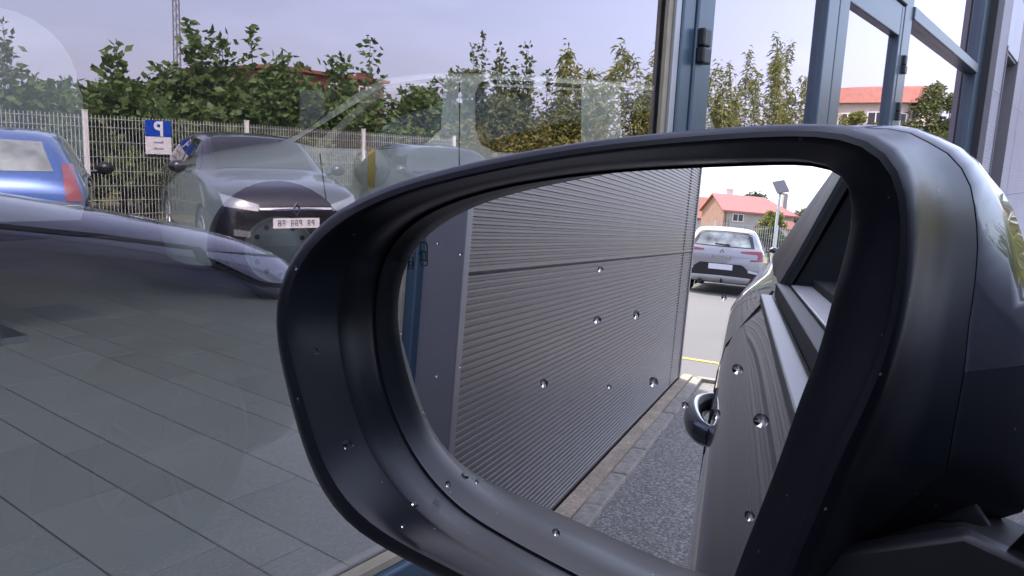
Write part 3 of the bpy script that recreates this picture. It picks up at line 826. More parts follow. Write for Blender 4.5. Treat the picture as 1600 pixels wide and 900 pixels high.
# --- silver crossover seen from behind in the wing mirror
def silver_car():
    st = [(x, zb, w, ze, we, wt, zt, zc) for (x, zb, w, ze, we, wt, zt, zc) in HATCH]
    st = [s for s in st if s[0] > -1.3] + [
        (-1.45, 0.22, 0.90, 1.06, 0.83, 0.60, 1.47, 1.52), (-1.72, 0.24, 0.90, 1.08, 0.82, 0.60, 1.38, 1.43),
        (-1.96, 0.28, 0.89, 1.05, 0.82, 0.66, 1.11, 1.14), (-2.05, 0.32, 0.87, 0.98, 0.81, 0.68, 1.02, 1.04), (-2.12, 0.40, 0.82, 0.82, 0.77, 0.66, 0.86, 0.88)]
    c = Car("parked_car", "silver crossover seen from behind past the metal wall, in the wing mirror", (-18.35, 1.76, 0), R(179.5), st, "silver_paint", arches=ARCH, scale=0.95)
    c.t["label"] = "silver crossover seen from behind in the wing mirror, beyond the ribbed wall"
    glazing(c, rear="rear_glass_glare")
    wheels4(c); door_mirrors(c, "black_paint")
    c.patch("window_surround", 'B', [(-0.68, 1.07), (0, 1.065), (0.68, 1.07)], [(-0.57, 1.405), (0, 1.42), (0.57, 1.405)], "black_plastic", off=0.0025, n=16, k=8)
    w = MB(); w.tube([(-2.0, 0.10, 1.11), (-1.99, -0.18, 1.13)], [0.018, 0.012], 6); w.tube([(-2.0, 0.14, 1.105), (-1.98, 0.06, 1.12)], 0.03, 8); w.build("wiper", "black_plastic", c.t)
    for s in (1, -1):
        ol = lambda l: [(s * a, b) for a, b in l]
        lamp = c.patch("tail_lamp", 'B', ol([(0.40, 0.965), (0.62, 0.955), (0.86, 0.945)]), ol([(0.40, 0.995), (0.62, 1.015), (0.84, 1.02)]), "lamp_red", n=10, k=3, off=0.008)
        c.patch("lamp_arm", 'B', ol([(0.76, 0.82), (0.87, 0.82)]), ol([(0.77, 0.955), (0.87, 0.955)]), "lamp_red", n=4, k=4, off=0.009, parent=lamp)
        c.patch("lamp_arm", 'B', ol([(0.62, 0.80), (0.86, 0.81)]), ol([(0.62, 0.825), (0.86, 0.845)]), "lamp_red", n=6, k=2, off=0.010, parent=lamp)
        c.patch("bumper_corner", 'B', ol([(0.60, 0.545), (0.80, 0.52)]), ol([(0.585, 0.60), (0.80, 0.56)]), "silver_trim", n=6, k=3, off=0.02)
        c.patch("reflector", 'B', ol([(0.66, 0.36), (0.78, 0.37)]), ol([(0.68, 0.43), (0.79, 0.44)]), "lamp_red", n=4, k=2, off=0.016)
    c.patch("bumper", 'B', [(-0.84, 0.42), (0, 0.40), (0.84, 0.42)], [(-0.84, 0.55), (-0.58, 0.60), (-0.47, 0.70), (0.47, 0.70), (0.58, 0.60), (0.84, 0.55)], "black_plastic", n=24, k=5, off=0.010)
    c.patch("skid_plate", 'B', [(-0.60, 0.30), (0, 0.29), (0.60, 0.30)], [(-0.66, 0.42), (0, 0.43), (0.66, 0.42)], "silver_trim", n=16, k=4, off=0.022)
    plate(c, 'B', 0.0, 0.625, 0.52, 0.12, marks=False, off=0.016)
    rhombus(c, 'B', 0.0, 0.955, 0.075)
    cu = bpy.data.curves.new("lettering", 'FONT'); cu.body = "CAPTUR"; cu.size = 0.075; cu.extrude = 0.001; cu.space_character = 1.7; cu.align_x = 'CENTER'
    o = bpy.data.objects.new("lettering", cu); COL.objects.link(o)
    me = bpy.data.meshes.new_from_object(o.evaluated_get(bpy.context.evaluated_depsgraph_get())); bpy.data.objects.remove(o)
    me.materials.clear(); me.materials.append(M["chrome"])
    h = c.bvh.ray_cast(P3('B', 0, 0.83), DIRS['B'])[0]
    o = link("lettering", me, c.t, (h.x - 0.012, 0, 0.815)); o.rotation_euler = (R(90), 0, R(-90))
    mb = MB(); mb.tube([(-2.02, -0.42, 0.27), (-2.20, -0.42, 0.27)], 0.05, 14); mb.build("exhaust", "rubber_black", c.t)
    mb = MB(); mb.tube([(-1.95, 0.05, 0.30), (-2.18, 0.05, 0.30), (-2.22, 0.05, 0.36)], 0.022, 8); mb.build("tow_bar", "rubber_black", c.t)
    mb = MB(); mb.tube([(-1.25, 0.0, 1.48), (-1.42, 0.0, 1.72)], [0.008, 0.004], 6); mb.build("antenna", "black_plastic", c.t)
silver_car()

# --- blue hatchback, tail towards the showroom (mirrored in the glass)
def blue_car():
    c = Car("parked_car", "bright blue hatchback with red tail lamp beside the fence post, mirrored in the shop glass", (3.28, -6.81, 0), R(-64), HATCH, "blue_paint", arches=ARCH, scale=0.92)
    glazing(c, rear="rear_glass_glare"); wheels4(c); door_mirrors(c, "black_plastic", x=0.6)
    for s in (1, -1):
        ol = lambda l: [(s * a, b) for a, b in l]
        c.patch("tail_lamp", 'B', ol([(0.70, 0.82), (0.83, 0.82)]), ol([(0.66, 1.16), (0.74, 1.16)]), "lamp_red", n=6, k=8, off=0.01)
    plate(c, 'B', 0, 0.70)
    c.patch("bumper", 'B', [(-0.8, 0.38), (0.8, 0.38)], [(-0.8, 0.50), (0.8, 0.50)], "black_plastic", n=14, k=3, off=0.01)
blue_car()

# --- dark cars, noses towards the showroom
def dark_car(label, loc, rot, paint, marks=True, emblem=True):
    c = Car("parked_car", label, loc, rot, HATCH, paint, arches=ARCH, scale=0.97)
    glazing(c); wheels4(c); door_mirrors(c, paint)
    for s in (1, -1):
        ol = lambda l: [(s * a, b) for a, b in l]
        c.patch("headlamp", 'F', ol([(0.42, 0.62), (0.74, 0.67)]), ol([(0.40, 0.69), (0.76, 0.80)]), "lamp_clear", n=8, k=5, off=0.012)
        c.patch("fog_lamp", 'F', ol([(0.50, 0.34), (0.66, 0.36)]), ol([(0.50, 0.41), (0.66, 0.43)]), "lamp_clear", n=4, k=3, off=0.012)
    c.patch("grille", 'F', [(-0.40, 0.57), (0.40, 0.57)], [(-0.42, 0.67), (0.42, 0.67)], "black_plastic", n=10, k=3, off=0.008)
    c.patch("chrome_strip", 'F', [(-0.40, 0.632), (0.40, 0.632)], [(-0.41, 0.655), (0.41, 0.655)], "chrome", n=12, k=2, off=0.016)
    c.patch("lower_grille", 'F', [(-0.42, 0.27), (0.42, 0.27)], [(-0.46, 0.38), (0.46, 0.38)], "black_plastic", n=10, k=3, off=0.008)
    if emblem: rhombus(c, 'F', 0, 0.635, 0.075)
    plate(c, 'F', 0, 0.49, marks=marks)
    return c
dark_car("dark grey hatchback nose-on with chrome strip and white plate, mirrored left of the wing mirror", (6.08, -6.62, 0), R(111), "dark_paint")
dark_car("black hatchback with pale windscreen glare, mirrored behind the pale showroom car", (9.75, -6.65, 0), R(111), "black_paint")
dark_car("black hatchback farthest along the fence, mirrored just above the wing mirror", (14.1, -6.65, 0), R(111), "black_paint")

# --- pale car inside the showroom
def show_car():
    a = math.atan2(0.66, -0.75)
    st = [(2.02, 0.36, 0.55, 0.58, 0.53, 0.42, 0.64, 0.66), (1.94, 0.24, 0.74, 0.68, 0.70, 0.56, 0.76, 0.79), (1.75, 0.20, 0.84, 0.79, 0.77, 0.62, 0.85, 0.87),
          (1.45, 0.20, 0.87, 0.86, 0.80, 0.64, 0.92, 0.94), (1.30, 0.20, 0.875, 0.88, 0.81, 0.66, 0.95, 0.97), (0.58, 0.20, 0.88, 0.91, 0.82, 0.66, 1.38, 1.42), (0.10, 0.20, 0.88, 0.92, 0.82, 0.66, 1.43, 1.48),
          (-0.80, 0.20, 0.88, 0.93, 0.82, 0.66, 1.44, 1.49), (-1.45, 0.22, 0.87, 0.94, 0.81, 0.66, 1.40, 1.45), (-1.68, 0.25, 0.85, 0.90, 0.79, 0.66, 1.05, 1.09), (-1.78, 0.32, 0.78, 0.76, 0.72, 0.60, 0.80, 0.82)]
    s_ = 0.90
    fx, fy = 2.64, 3.58                # front wheel, near side
    d = Vector((math.cos(a), math.sin(a))); l = Vector((-d.y, d.x))
    o = Vector((fx, fy)) - d * 1.26 * s_ - l * 0.80 * s_
    c = Car("display_car", "pale new car with yellow tape on its mirror, standing inside the showroom behind the glass", (o.x, o.y, ZF), a, st, "pale_paint", arches=((1.26, 0.31, 0.42), (-1.22, 0.31, 0.42)), scale=s_)
    c.patch("windscreen", 'T', [(1.28, -0.66), (1.30, 0.0), (1.28, 0.66)], [(0.62, -0.60), (0.64, 0), (0.62, 0.60)], "car_glass", n=16, k=10)
    for ax in 'LR':
        c.patch("side_window", ax, [(1.18, 0.96), (1.04, 0.935), (0.66, 0.94), (0.38, 0.99), (0.29, 1.08)], [(0.62, 1.34), (0.34, 1.395), (0.27, 1.395)], "car_glass", n=24, k=6)
        c.patch("side_window", ax, [(0.07, 1.10), (0.04, 1.00), (-0.06, 0.955), (-0.62, 0.955)], [(0.07, 1.32), (0.04, 1.385), (-0.04, 1.41), (-0.63, 1.415)], "car_glass", n=26, k=6)
        c.patch("side_window", ax, [(-0.90, 0.97), (-1.38, 1.00)], [(-0.90, 1.415), (-1.30, 1.39)], "car_glass", n=12, k=6)
        c.patch("door_gap", ax, [(0.175, 0.40), (0.183, 0.40)], [(0.165, 1.44), (0.173, 1.44)], "rubber_black", n=1, k=16, off=0.002)
        c.patch("door_gap", ax, [(0.98, 0.62), (0.988, 0.62)], [(1.02, 0.90), (1.028, 0.90)], "rubber_black", n=1, k=10, off=0.002)
    for x in (0.36, -0.55):
        mb = MB()
        for s in (1, -1):
            mb.tube([(x + 0.10, s * 0.880, 0.82), (x, s * 0.905, 0.825), (x - 0.10, s * 0.880, 0.82)], 0.018, 8)
        mb.build("door_handle", "pale_paint", c.t)
    wheels4(c, "steel", "steel_rim", 0.775)
    door_mirrors(c, "pale_paint", x=0.72, z=0.80, y=0.90, k=1.45)
    for s in (1, -1):
        mb = MB(); g = []
        for xx in (0.70, 0.745):
            g.append([(xx, s * (1.0 + 0.108 * math.cos(w)), 0.83 + 0.119 * math.sin(w)) for w in np.linspace(-2.2, 2.2, 24)])
        mb.grid(g); mb.build("mirror_tape", "yellow_tape", c.t, True)
        ol = lambda l_: [(s * p, q) for p, q in l_]
        c.patch("headlamp", 'F', ol([(0.42, 0.62), (0.74, 0.67)]), ol([(0.40, 0.70), (0.76, 0.80)]), "lamp_clear", n=8, k=5, off=0.012)
show_car()

# pale display panel inside the showroom
def display_panel():
    t = thing("display_stand", "pale rounded display board inside the showroom, at the edge of the large pane", "display", (0, 0, ZF))
    pts = [(0.0, 0.50), (1.60, 0.48), (1.64, 0.6), (1.635, 1.02)]
    for a in np.linspace(0, math.pi / 2, 8): pts.append((1.33 + 0.29 * math.cos(a), 1.06 + 0.28 * math.sin(a)))
    pts += [(0.0, 1.34)]
    mb = MB(); mb.prism([(x, z) for x, z in pts], 1, 3.60, 3.64); bevel(mb.build("board", "panel_pale", t), 0.004)
    mb = MB(); mb.box(0.3, 0.4, 3.45, 3.8, 0, 0.03); mb.box(1.2, 1.3, 3.45, 3.8, 0, 0.03); mb.box(0.33, 0.37, 3.645, 3.67, 0.03, 1.0); mb.box(1.23, 1.27, 3.645, 3.67, 0.03, 1.0); mb.build("foot", "aluminium", t)
display_panel()
def price_card():
    t = thing("price_stand", "small pale card on a stand inside the showroom, beyond the pale car's windscreen", "stand", (3.75, 4.7, ZF))
    mb = MB(); mb.box(-0.11, 0.11, -0.006, 0.006, 0.95, 1.25); mb.build("card", "panel_pale", t)
    mb = MB(); mb.tube([(0, 0.01, 0.02), (0, 0.01, 1.0)], 0.014, 8); mb.build("pole", "aluminium", t)
    mb = MB(); mb.tube([(0, 0.01, 0), (0, 0.01, 0.02)], 0.14, 18); mb.build("base", "aluminium", t)
price_card()

# ------------------------------------------------------------------ the grey car the mirror belongs to
CARROT = R(-4.6)
OWN = [
 (2.02, 0.40, 0.56, 0.66, 0.54, 0.44, 0.74, 0.77),
 (1.93, 0.27, 0.74, 0.78, 0.70, 0.56, 0.86, 0.89),
 (1.70, 0.22, 0.855, 0.90, 0.775, 0.60, 0.965, 0.99),
 (1.30, 0.22, 0.89, 1.00, 0.80, 0.62, 1.06, 1.085),
 (0.95, 0.22, 0.90, 1.075, 0.805, 0.63, 1.13, 1.15),
 (0.80, 0.22, 0.90, 1.10, 0.805, 0.63, 1.16, 1.18),
 (0.05, 0.22, 0.90, 1.19, 0.805, 0.60, 1.58, 1.62),
 (-0.80, 0.22, 0.90, 1.20, 0.805, 0.60, 1.61, 1.66),
 (-1.55, 0.22, 0.90, 1.215, 0.80, 0.58, 1.57, 1.62),
 (-1.90, 0.24, 0.88, 1.21, 0.79, 0.60, 1.34, 1.38),
 (-2.10, 0.28, 0.85, 1.05, 0.76, 0.62, 1.10, 1.12),
 (-2.18, 0.36, 0.78, 0.80, 0.72, 0.60, 0.84, 0.86)]
CY = -0.76                                # car-local y of the centreline, camera at car-local (0, 0)
def own_hole(x, s, j):
    return -0.86 < x < 0.28 and 20 <= j < 25
_c, _s2 = math.cos(CARROT), math.sin(CARROT)
own_loc = (-_s2 * CY, _c * CY, 0)
OARCH = ((1.19, 0.35, 0.40), (-1.35, 0.35, 0.40))
own = Car("grey_car", "grey crossover whose black wing mirror fills the view, window rolled down", own_loc, CARROT, OWN, "own_paint", hole=own_hole, arches=OARCH, lift=0.15)
own.t["category"] = "car"
for x, z, r in OARCH:
    for s in (1, -1): wheel(own.t, x, s * 0.785, 0.35, 0.35, s, rim="rubber_black")
own.patch("windscreen", 'T', [(0.80, -0.62), (0.82, 0.0), (0.80, 0.62)], [(0.12, -0.56), (0.14, 0), (0.12, 0.56)], "car_glass", n=16, k=10)
own.patch("side_window", 'R', [(0.30, 1.20), (-0.88, 1.215)], [(0.30, 1.50), (-0.88, 1.58)], "auto_glass", off=0.0)
own.patch("side_window", 'R', [(-0.98, 1.25), (-1.55, 1.27)], [(-0.96, 1.56), (-1.45, 1.53)], "car_glass")
own.patch("rear_side_window", 'L', [(-1.10, 1.22), (-1.70, 1.25)], [(-1.08, 1.57), (-1.50, 1.54)], "tinted_panel")
own.patch("pillar_trim", 'L', [(-0.86, 1.215), (-1.10, 1.225)], [(-0.86, 1.575), (-1.08, 1.57)], "black_plastic", n=6, k=8, off=0.006)
own.patch("rear_window", 'B', [(-0.58, 1.24), (0.58, 1.24)], [(-0.50, 1.50), (0.50, 1.50)], "car_glass")
for s in (1, -1):
    ol = lambda l: [(a, b) for a, b in l]
    ax = 'L' if s > 0 else 'R'
    lamp = own.patch("headlamp", ax, [(1.40, 0.945), (1.60, 0.845), (1.86, 0.80)], [(1.40, 0.962), (1.62, 0.925), (1.84, 0.885)], "lamp_clear", n=14, k=5, off=0.008)
    own.patch("lamp_surround", ax, [(1.36, 0.94), (1.60, 0.83), (1.88, 0.785)], [(1.36, 0.972), (1.62, 0.937), (1.86, 0.895)], "black_plastic", n=14, k=5, off=0.003)
    own.patch("bonnet_gap", ax, [(1.40, 0.966), (1.05, 1.035), (0.72, 1.088)], [(1.40, 0.976), (1.05, 1.046), (0.72, 1.099)], "rubber_black", n=18, k=1, off=0.0025)
    own.patch("door_gap", ax, [(0.70, 0.34), (0.708, 0.34)], [(0.74, 1.08), (0.748, 1.08)], "rubber_black", n=1, k=16, off=0.002)
    own.patch("door_gap", ax, [(-0.93, 0.34), (-0.938, 0.34)], [(-0.955, 1.20), (-0.963, 1.20)], "rubber_black", n=1, k=16, off=0.002)
    own.patch("sill_trim", ax, [(0.72, 0.24), (-0.9, 0.24)], [(0.72, 0.36), (-0.9, 0.36)], "black_plastic", n=20, k=3, off=0.006)
for s in (1, -1):
    for x in (-0.79,):
        mb = MB()
        pts = []; rad = []
        for t in np.linspace(0, 1, 15):
            bow = math.sin(math.pi * t) ** 0.55
            pts.append((x + 0.27 * (1 - t), s * (0.884 + 0.030 * bow), 1.018 + 0.008 * (1 - t))); rad.append(0.009 + 0.005 * math.sin(math.pi * t))
        mb.tube(pts, rad, 12, flat=1.7)
        hd = mb.build("door_handle", "own_paint", own.t, True, False, 60)
        own.patch("handle_recess_shade", 'L' if s > 0 else 'R', [(x + 0.05, 0.988), (x + 0.135, 0.968), (x + 0.22, 0.988)], [(x + 0.05, 1.048), (x + 0.135, 1.068), (x + 0.22, 1.053)], "rubber_black", n=12, k=5, off=0.002)  # flat black patch standing for the shaded recess behind the handle
# belt line of the open window, seen in the mirror
def strip(name, m, y, z, hw, hh, x0=0.12, x1=-0.86, zr=0.0):
    mb = MB(); g = []
    for t in np.linspace(0, 1, 24):
        x = x0 + (x1 - x0) * t; zz = z + 0.012 * t
        g.append([(x, y - hw, zz - hh), (x, y - hw, zz + hh), (x, y + hw, zz + hh), (x, y + hw, zz - hh)])
    mb.grid(g, True)
    return bevel(mb.build(name, m, own.t, False), 0.002)
strip("window_seal", "seal_dark", 0.799, 1.196, 0.010, 0.012)
strip("belt_sheen_trim", "belt_grey", 0.822, 1.180, 0.010, 0.007)  # trim widened to stand for sky reflected along the door shoulder
strip("inner_sill", "silver_trim", 0.766, 1.198, 0.019, 0.010)
strip("inner_door_card", "cabin_dark", 0.715, 1.10, 0.036, 0.12)
# cabin: dark seats and lining
mb = MB(); mb.box(-1.7, 0.75, -0.80, 0.68, 0.30, 0.36); mb.build("cabin_floor", "cabin_dark", own.t)
for y in (0.36, -0.36):
    mb = MB()
    mb.prism([(-0.05, 0.55), (-0.55, 0.55), (-0.78, 1.18), (-0.66, 1.22), (-0.42, 0.72), (-0.05, 0.70)], 1, y - 0.24, y + 0.24)
    bevel(mb.build("seat", "cabin_dark", own.t), 0.05, 3)
    mb = MB(); mb.box(-0.82, -0.70, y - 0.13, y + 0.13, 1.24, 1.44); bevel(mb.build("head_restraint", "cabin_dark", own.t), 0.04, 3)
mb = MB(); mb.box(0.45, 0.85, -0.75, 0.68, 0.8, 1.10); bevel(mb.build("dashboard", "cabin_dark", own.t), 0.05, 3)
mb = MB()
for (a, b) in (((-0.875, 0.772, 1.21), (-0.905, 0.62, 1.56)),):
    A, B = Vector(a), Vector(b)
    k = [A, B]
    mb.prism([(0, 0), (1, 0), (1, 1), (0, 1)], 2, 0, 1)
    mb.v = []
    for P_ in (A, B):
        mb.v += [tuple(P_ + Vector(q)) for q in ((0, 0.01, 0), (-0.11, 0.01, 0), (-0.11, -0.07, 0), (0, -0.07, 0))]
mb.build("pillar_lining", "cabin_dark", own.t)

# ------------------------------------------------------------------ wing mirror of the grey car
R_G = [643.7,651.9,662.2,674.5,688.8,704.8,722.5,742.1,764.2,789.7,819.4,853.5,891.1,929.2,962.8,985.7,992.3,980.7,954.8,922.4,890.1,860.9,835.4,813.4,794.5,778.4,764.9,753.7,744.8,737.8,732.8,729.5,728.2,728.6,730.8,734.8,740.4,747.8,757.1,768.3,781.6,797.1,815.0,835.3,858.1,883.6,911.8,942.8,976.3,1012.1,1049.3,1086.8,1122.3,1154.0,1180.3,1200.0,1212.3,1217.4,1217.2,1213.8,1209.0,1203.4,1197.0,1189.6,1181.2,1171.9,1161.6,1150.4,1138.4,1125.7,1112.1,1097.2,1081.2,1064.2,1046.3,1027.4,1007.3,986.6,966.4,947.7,931.4,917.5,905.9,896.5,889.3,884.5,882.2,882.3,884.8,889.7,897.1,907.4,920.5,935.7,950.9,962.9,968.4,964.7,950.8,927.4,897.7,865.2,832.6,801.7,773.4,748.0,725.6,705.9,688.8,674.2,662.0,651.9,643.8,637.7,633.4,630.8,629.8,630.6,633.1,637.4]
R_B = [620.5,628.3,638.5,651.2,666.4,683.9,703.0,723.5,745.6,770.7,800.5,836.1,876.7,919.2,957.9,985.7,996.3,987.5,963.4,932.4,901.0,872.5,847.5,825.8,807.1,791.3,777.9,766.9,758.0,751.2,746.2,743.2,741.9,742.2,744.0,747.3,752.2,758.6,766.8,776.8,788.7,802.8,819.2,838.2,859.8,884.1,911.1,940.6,972.3,1006.1,1041.7,1078.6,1115.2,1149.6,1180.0,1204.9,1223.3,1234.6,1239.9,1240.3,1236.7,1229.5,1219.6,1208.6,1197.7,1187.4,1177.6,1168.1,1157.2,1143.5,1126.4,1106.6,1085.3,1063.4,1041.1,1018.6,996.4,975.1,955.0,936.3,919.6,904.9,892.3,881.9,873.8,868.2,865.0,864.4,866.3,870.5,876.8,885.0,894.8,906.0,917.5,927.2,931.9,928.5,915.6,894.2,866.8,836.0,803.8,772.0,742.6,716.8,694.9,676.5,661.0,648.0,637.2,628.3,621.2,615.8,611.8,609.3,608.3,608.8,611.0,614.8]
R_L = [769.4,783.3,800.0,818.8,839.1,860.9,884.2,909.0,935.1,962.3,990.8,1020.6,1050.3,1076.9,1095.5,1101.1,1090.5,1065.0,1030.5,993.4,958.2,926.4,898.3,873.7,852.2,833.8,817.9,804.6,793.6,784.7,777.7,772.6,769.3,767.8,768.1,770.2,774.1,779.9,787.7,797.6,809.7,824.1,841.0,860.8,883.5,909.4,938.7,971.3,1007.2,1045.9,1087.1,1130.3,1174.4,1218.0,1259.6,1298.0,1331.2,1356.8,1373.3,1379.8,1375.7,1361.9,1342.6,1323.3,1307.3,1295.3,1285.9,1277.3,1267.4,1254.3,1236.2,1212.1,1181.9,1146.7,1109.0,1071.2,1035.1,1002.2,973.1,948.2,927.1,909.5,895.1,883.5,874.7,868.4,864.5,862.9,863.4,866.2,871.2,878.6,888.3,899.9,912.5,925.6,938.0,948.3,954.6,954.9,948.7,936.9,921.2,902.7,882.2,860.3,838.7,818.8,801.5,786.7,774.1,763.7,755.5,749.4,745.4,743.5,743.7,746.1,751.0,758.6]
R_O = [840.5,853.1,867.6,883.6,901.1,920.3,941.3,964.4,989.3,1016.1,1044.8,1074.9,1104.9,1131.8,1151.0,1157.0,1146.1,1119.9,1084.7,1047.0,1010.9,978.0,948.7,922.9,900.5,881.1,864.7,851.0,839.9,831.1,824.4,819.6,816.8,815.8,816.6,819.4,824.2,830.9,839.8,850.8,864.3,880.2,898.8,920.5,945.5,974.0,1006.1,1041.8,1080.9,1123.3,1168.7,1216.7,1266.2,1315.1,1361.3,1403.1,1438.9,1467.0,1486.4,1496.8,1498.5,1492.3,1480.8,1467.5,1455.0,1444.2,1435.1,1427.4,1419.4,1408.9,1393.4,1370.7,1339.2,1299.0,1253.3,1206.9,1163.2,1123.9,1090.1,1062.3,1040.4,1023.5,1010.3,1000.0,991.9,985.9,982.3,981.2,982.9,987.6,995.6,1006.6,1019.9,1034.5,1048.9,1062.1,1072.7,1078.9,1079.1,1072.8,1060.7,1044.2,1024.1,1000.8,975.0,948.3,923.0,900.4,881.0,864.3,850.1,838.3,829.1,822.3,817.7,815.4,815.4,817.8,822.7,830.2]

MO = Vector((0.2519, 0.1276, 1.2479)); MU = Vector((0.13833, -0.99039, 0.0)); MV = Vector((0.04335, 0.00605, 0.99904)); MN = Vector((-0.98944, -0.13819, 0.04377))
MC = (-0.00338, -0.00422)
NA = len(R_G)
own_inv = (Matrix.Translation(own_loc) @ Matrix.Rotation(CARROT, 4, 'Z')).inverted()
def mp3(uu, vv, off):
    return own_inv @ (MO + MU * uu + MV * vv + MN * off)
def ring(rs, off, k=1.0):
    out = []
    for i in range(NA):
        a = 2 * math.pi * i / NA
        r = rs[i] * 1e-4 * (k[i] if isinstance(k, (list, np.ndarray)) else k)
        out.append(mp3(MC[0] + r * math.cos(a), MC[1] + r * math.sin(a), off))
    return out
degs = np.array([(360.0 * i / NA + 180) % 360 - 180 for i in range(NA)])
def fac(tab, base):
    t = sorted(tab + [(-180, base), (-95, base), (80, base), (180, base)])
    return np.interp(degs, [q[0] for q in t], [q[1] for q in t])
f1 = fac([(60, 1.02), (45, 1.03), (28, 1.05), (0, 1.08), (-15, 1.09), (-30, 1.06), (-50, 1.03)], 1.01)
f2 = fac([(60, 1.035), (45, 1.07), (37, 1.13), (28, 1.166), (14, 1.2), (0, 1.27), (-12, 1.33), (-30, 1.18), (-50, 1.07)], 1.005)
f3 = fac([(60, 1.05), (45, 1.12), (36, 1.21), (31, 1.28), (26, 1.33), (10, 1.50), (-8, 1.68), (-17, 1.74), (-26, 1.52), (-34, 1.30), (-45, 1.13), (-70, 1.03)], 0.99)
def mix(a, b, t): return [a[i] + (b[i] - a[i]) * t for i in range(NA)]
# one moulded black housing: inner well, flared bezel, lip, shell
hs = MB()
rl = [ring(R_G, -0.012, 0.985), ring(R_G, -0.0015, 1.000), ring(R_G, 0.0005, 1.006), ring(R_G, 0.0035, 1.008), ring(mix(R_G, R_B, 0.5), 0.0115), ring(R_B, 0.0203, 0.9985), ring(R_B, 0.0212, 1.003), ring(mix(R_B, R_L, 0.3), 0.0262),
      ring(mix(R_B, R_L, 0.7), 0.0325), ring(R_L, 0.0355, 0.990), ring(R_L, 0.0366, 1.0), ring(mix(R_L, R_O, 0.35), 0.0364), ring(mix(R_L, R_O, 0.7), 0.0340), ring(mix(R_L, R_O, 0.93), 0.0300), ring(R_O, 0.025), ring(R_O, 0.015, f1 * 0.5 + 0.5),
      ring(R_O, -0.004, f1), ring(R_O, -0.018, (f1 + f2) / 2), ring(R_O, -0.029, f2)]
hs.grid(rl, True)
mirror = hs.build("wing_mirror", "housing_plastic", own.t, True, False, 38)
mirror["label"] = "black wing mirror housing with a flared bezel and rain drops"
# shell beyond the seam: glossy painted cap above, black lower shell below
capr = [ring(R_O, -0.0315, f2 * 1.004), ring(R_O, -0.034, f2 * 1.018), ring(R_O, -0.048, (f2 + f3) / 2 * 1.015), ring(R_O, -0.065, f3), ring(R_O, -0.085, f3 * 0.94), ring(R_O, -0.105, f3 * 0.80), ring(R_O, -0.12, f3 * 0.58), ring(R_O, -0.129, f3 * 0.30), ring(R_O, -0.132, f3 * 0.02)]
def arc_part(name, sel, m):
    mb = MB(); n = len(sel)
    mb.grid([[r[i] for i in sel] for r in capr])
    return mb.build(name, m, mirror, True, False, 50)
_u0, _u1 = 2, int(205 / 360 * NA)
up = [i % NA for i in range(_u0, _u1 + 1)]
dn = [i % NA for i in range(_u1, NA + _u0 + 1)]
cap_o = arc_part("cap", up, "cap_paint"); cap_o["label"] = "glossy dark painted cap of the wing mirror"
arc_part("lower_shell", dn, "housing_plastic")
# dark seam between housing and cap
sm = MB(); sm.grid([ring(R_O, -0.0285, f2 * 0.985), ring(R_O, -0.0325, f2 * 0.985)], True); sm.build("seam", "rubber_black", mirror)
# glass
gm = MB(); ctr = mp3(MC[0], MC[1], 0.0)
gr = [ring(R_G, 0.0, t) for t in (0.02, 0.35, 0.7, 0.994)] + [ring(R_G, -0.0025, 0.997)]
gm.grid(gr, True); gm.f.append(tuple(range(NA))); gm.mi.append(0)
mg = gm.build("mirror_glass", "mirror_silver", mirror)
mg["label"] = "silvered mirror glass reflecting the ribbed wall, a silver car and the grey door"
# printed blind spot icon, two cars in outline
def uvp(px, py):      # millimetres in the glass plane from the icon's corner
    return px * 1e-3, py * 1e-3
def glass_pt(u, v, off=0.0): return mp3(u, v, off)
def icon(cu_, cv_, w, h, ang):
    mb = MB(); ca, sa = math.cos(ang), math.sin(ang)
    def Q(a, b): return glass_pt(cu_ + a * ca - b * sa, cv_ + a * sa + b * ca, 0.00015)
    def bar(a0, b0, a1, b1, t):
        d = Vector((a1 - a0, b1 - b0)).normalized(); n_ = Vector((-d.y, d.x)) * t / 2
        mb.quad(Q(a0 - n_.x, b0 - n_.y), Q(a1 - n_.x, b1 - n_.y), Q(a1 + n_.x, b1 + n_.y), Q(a0 + n_.x, b0 + n_.y))
    t = w * 0.13
    o = [(-0.42, 0.5), (0.42, 0.5), (0.5, 0.3), (0.5, -0.42), (0.4, -0.5), (-0.4, -0.5), (-0.5, -0.42), (-0.5, 0.3)]
    for i in range(8):
        a, b = o[i], o[(i + 1) % 8]; bar(a[0] * w, a[1] * h, b[0] * w, b[1] * h, t)
    bar(-0.45 * w, 0.12 * h, 0.45 * w, 0.12 * h, t); bar(-0.45 * w, -0.28 * h, 0.45 * w, -0.28 * h, t)
    bar(-0.28 * w, 0.12 * h, -0.28 * w, -0.28 * h, t * 0.8); bar(0.28 * w, 0.12 * h, 0.28 * w, -0.28 * h, t * 0.8)
    bar(-0.75 * w, 0.02 * h, -0.5 * w, 0.05 * h, t * 1.4)
    return mb
ic1 = icon(-0.09943, 0.02888, 0.0036, 0.0098, 0.06); ic1.build("warning_icon", "icon_smoke", mg)
ic2 = icon(-0.10589, 0.02437, 0.0026, 0.0050, 0.06); ic2.build("warning_icon", "icon_smoke", mg)

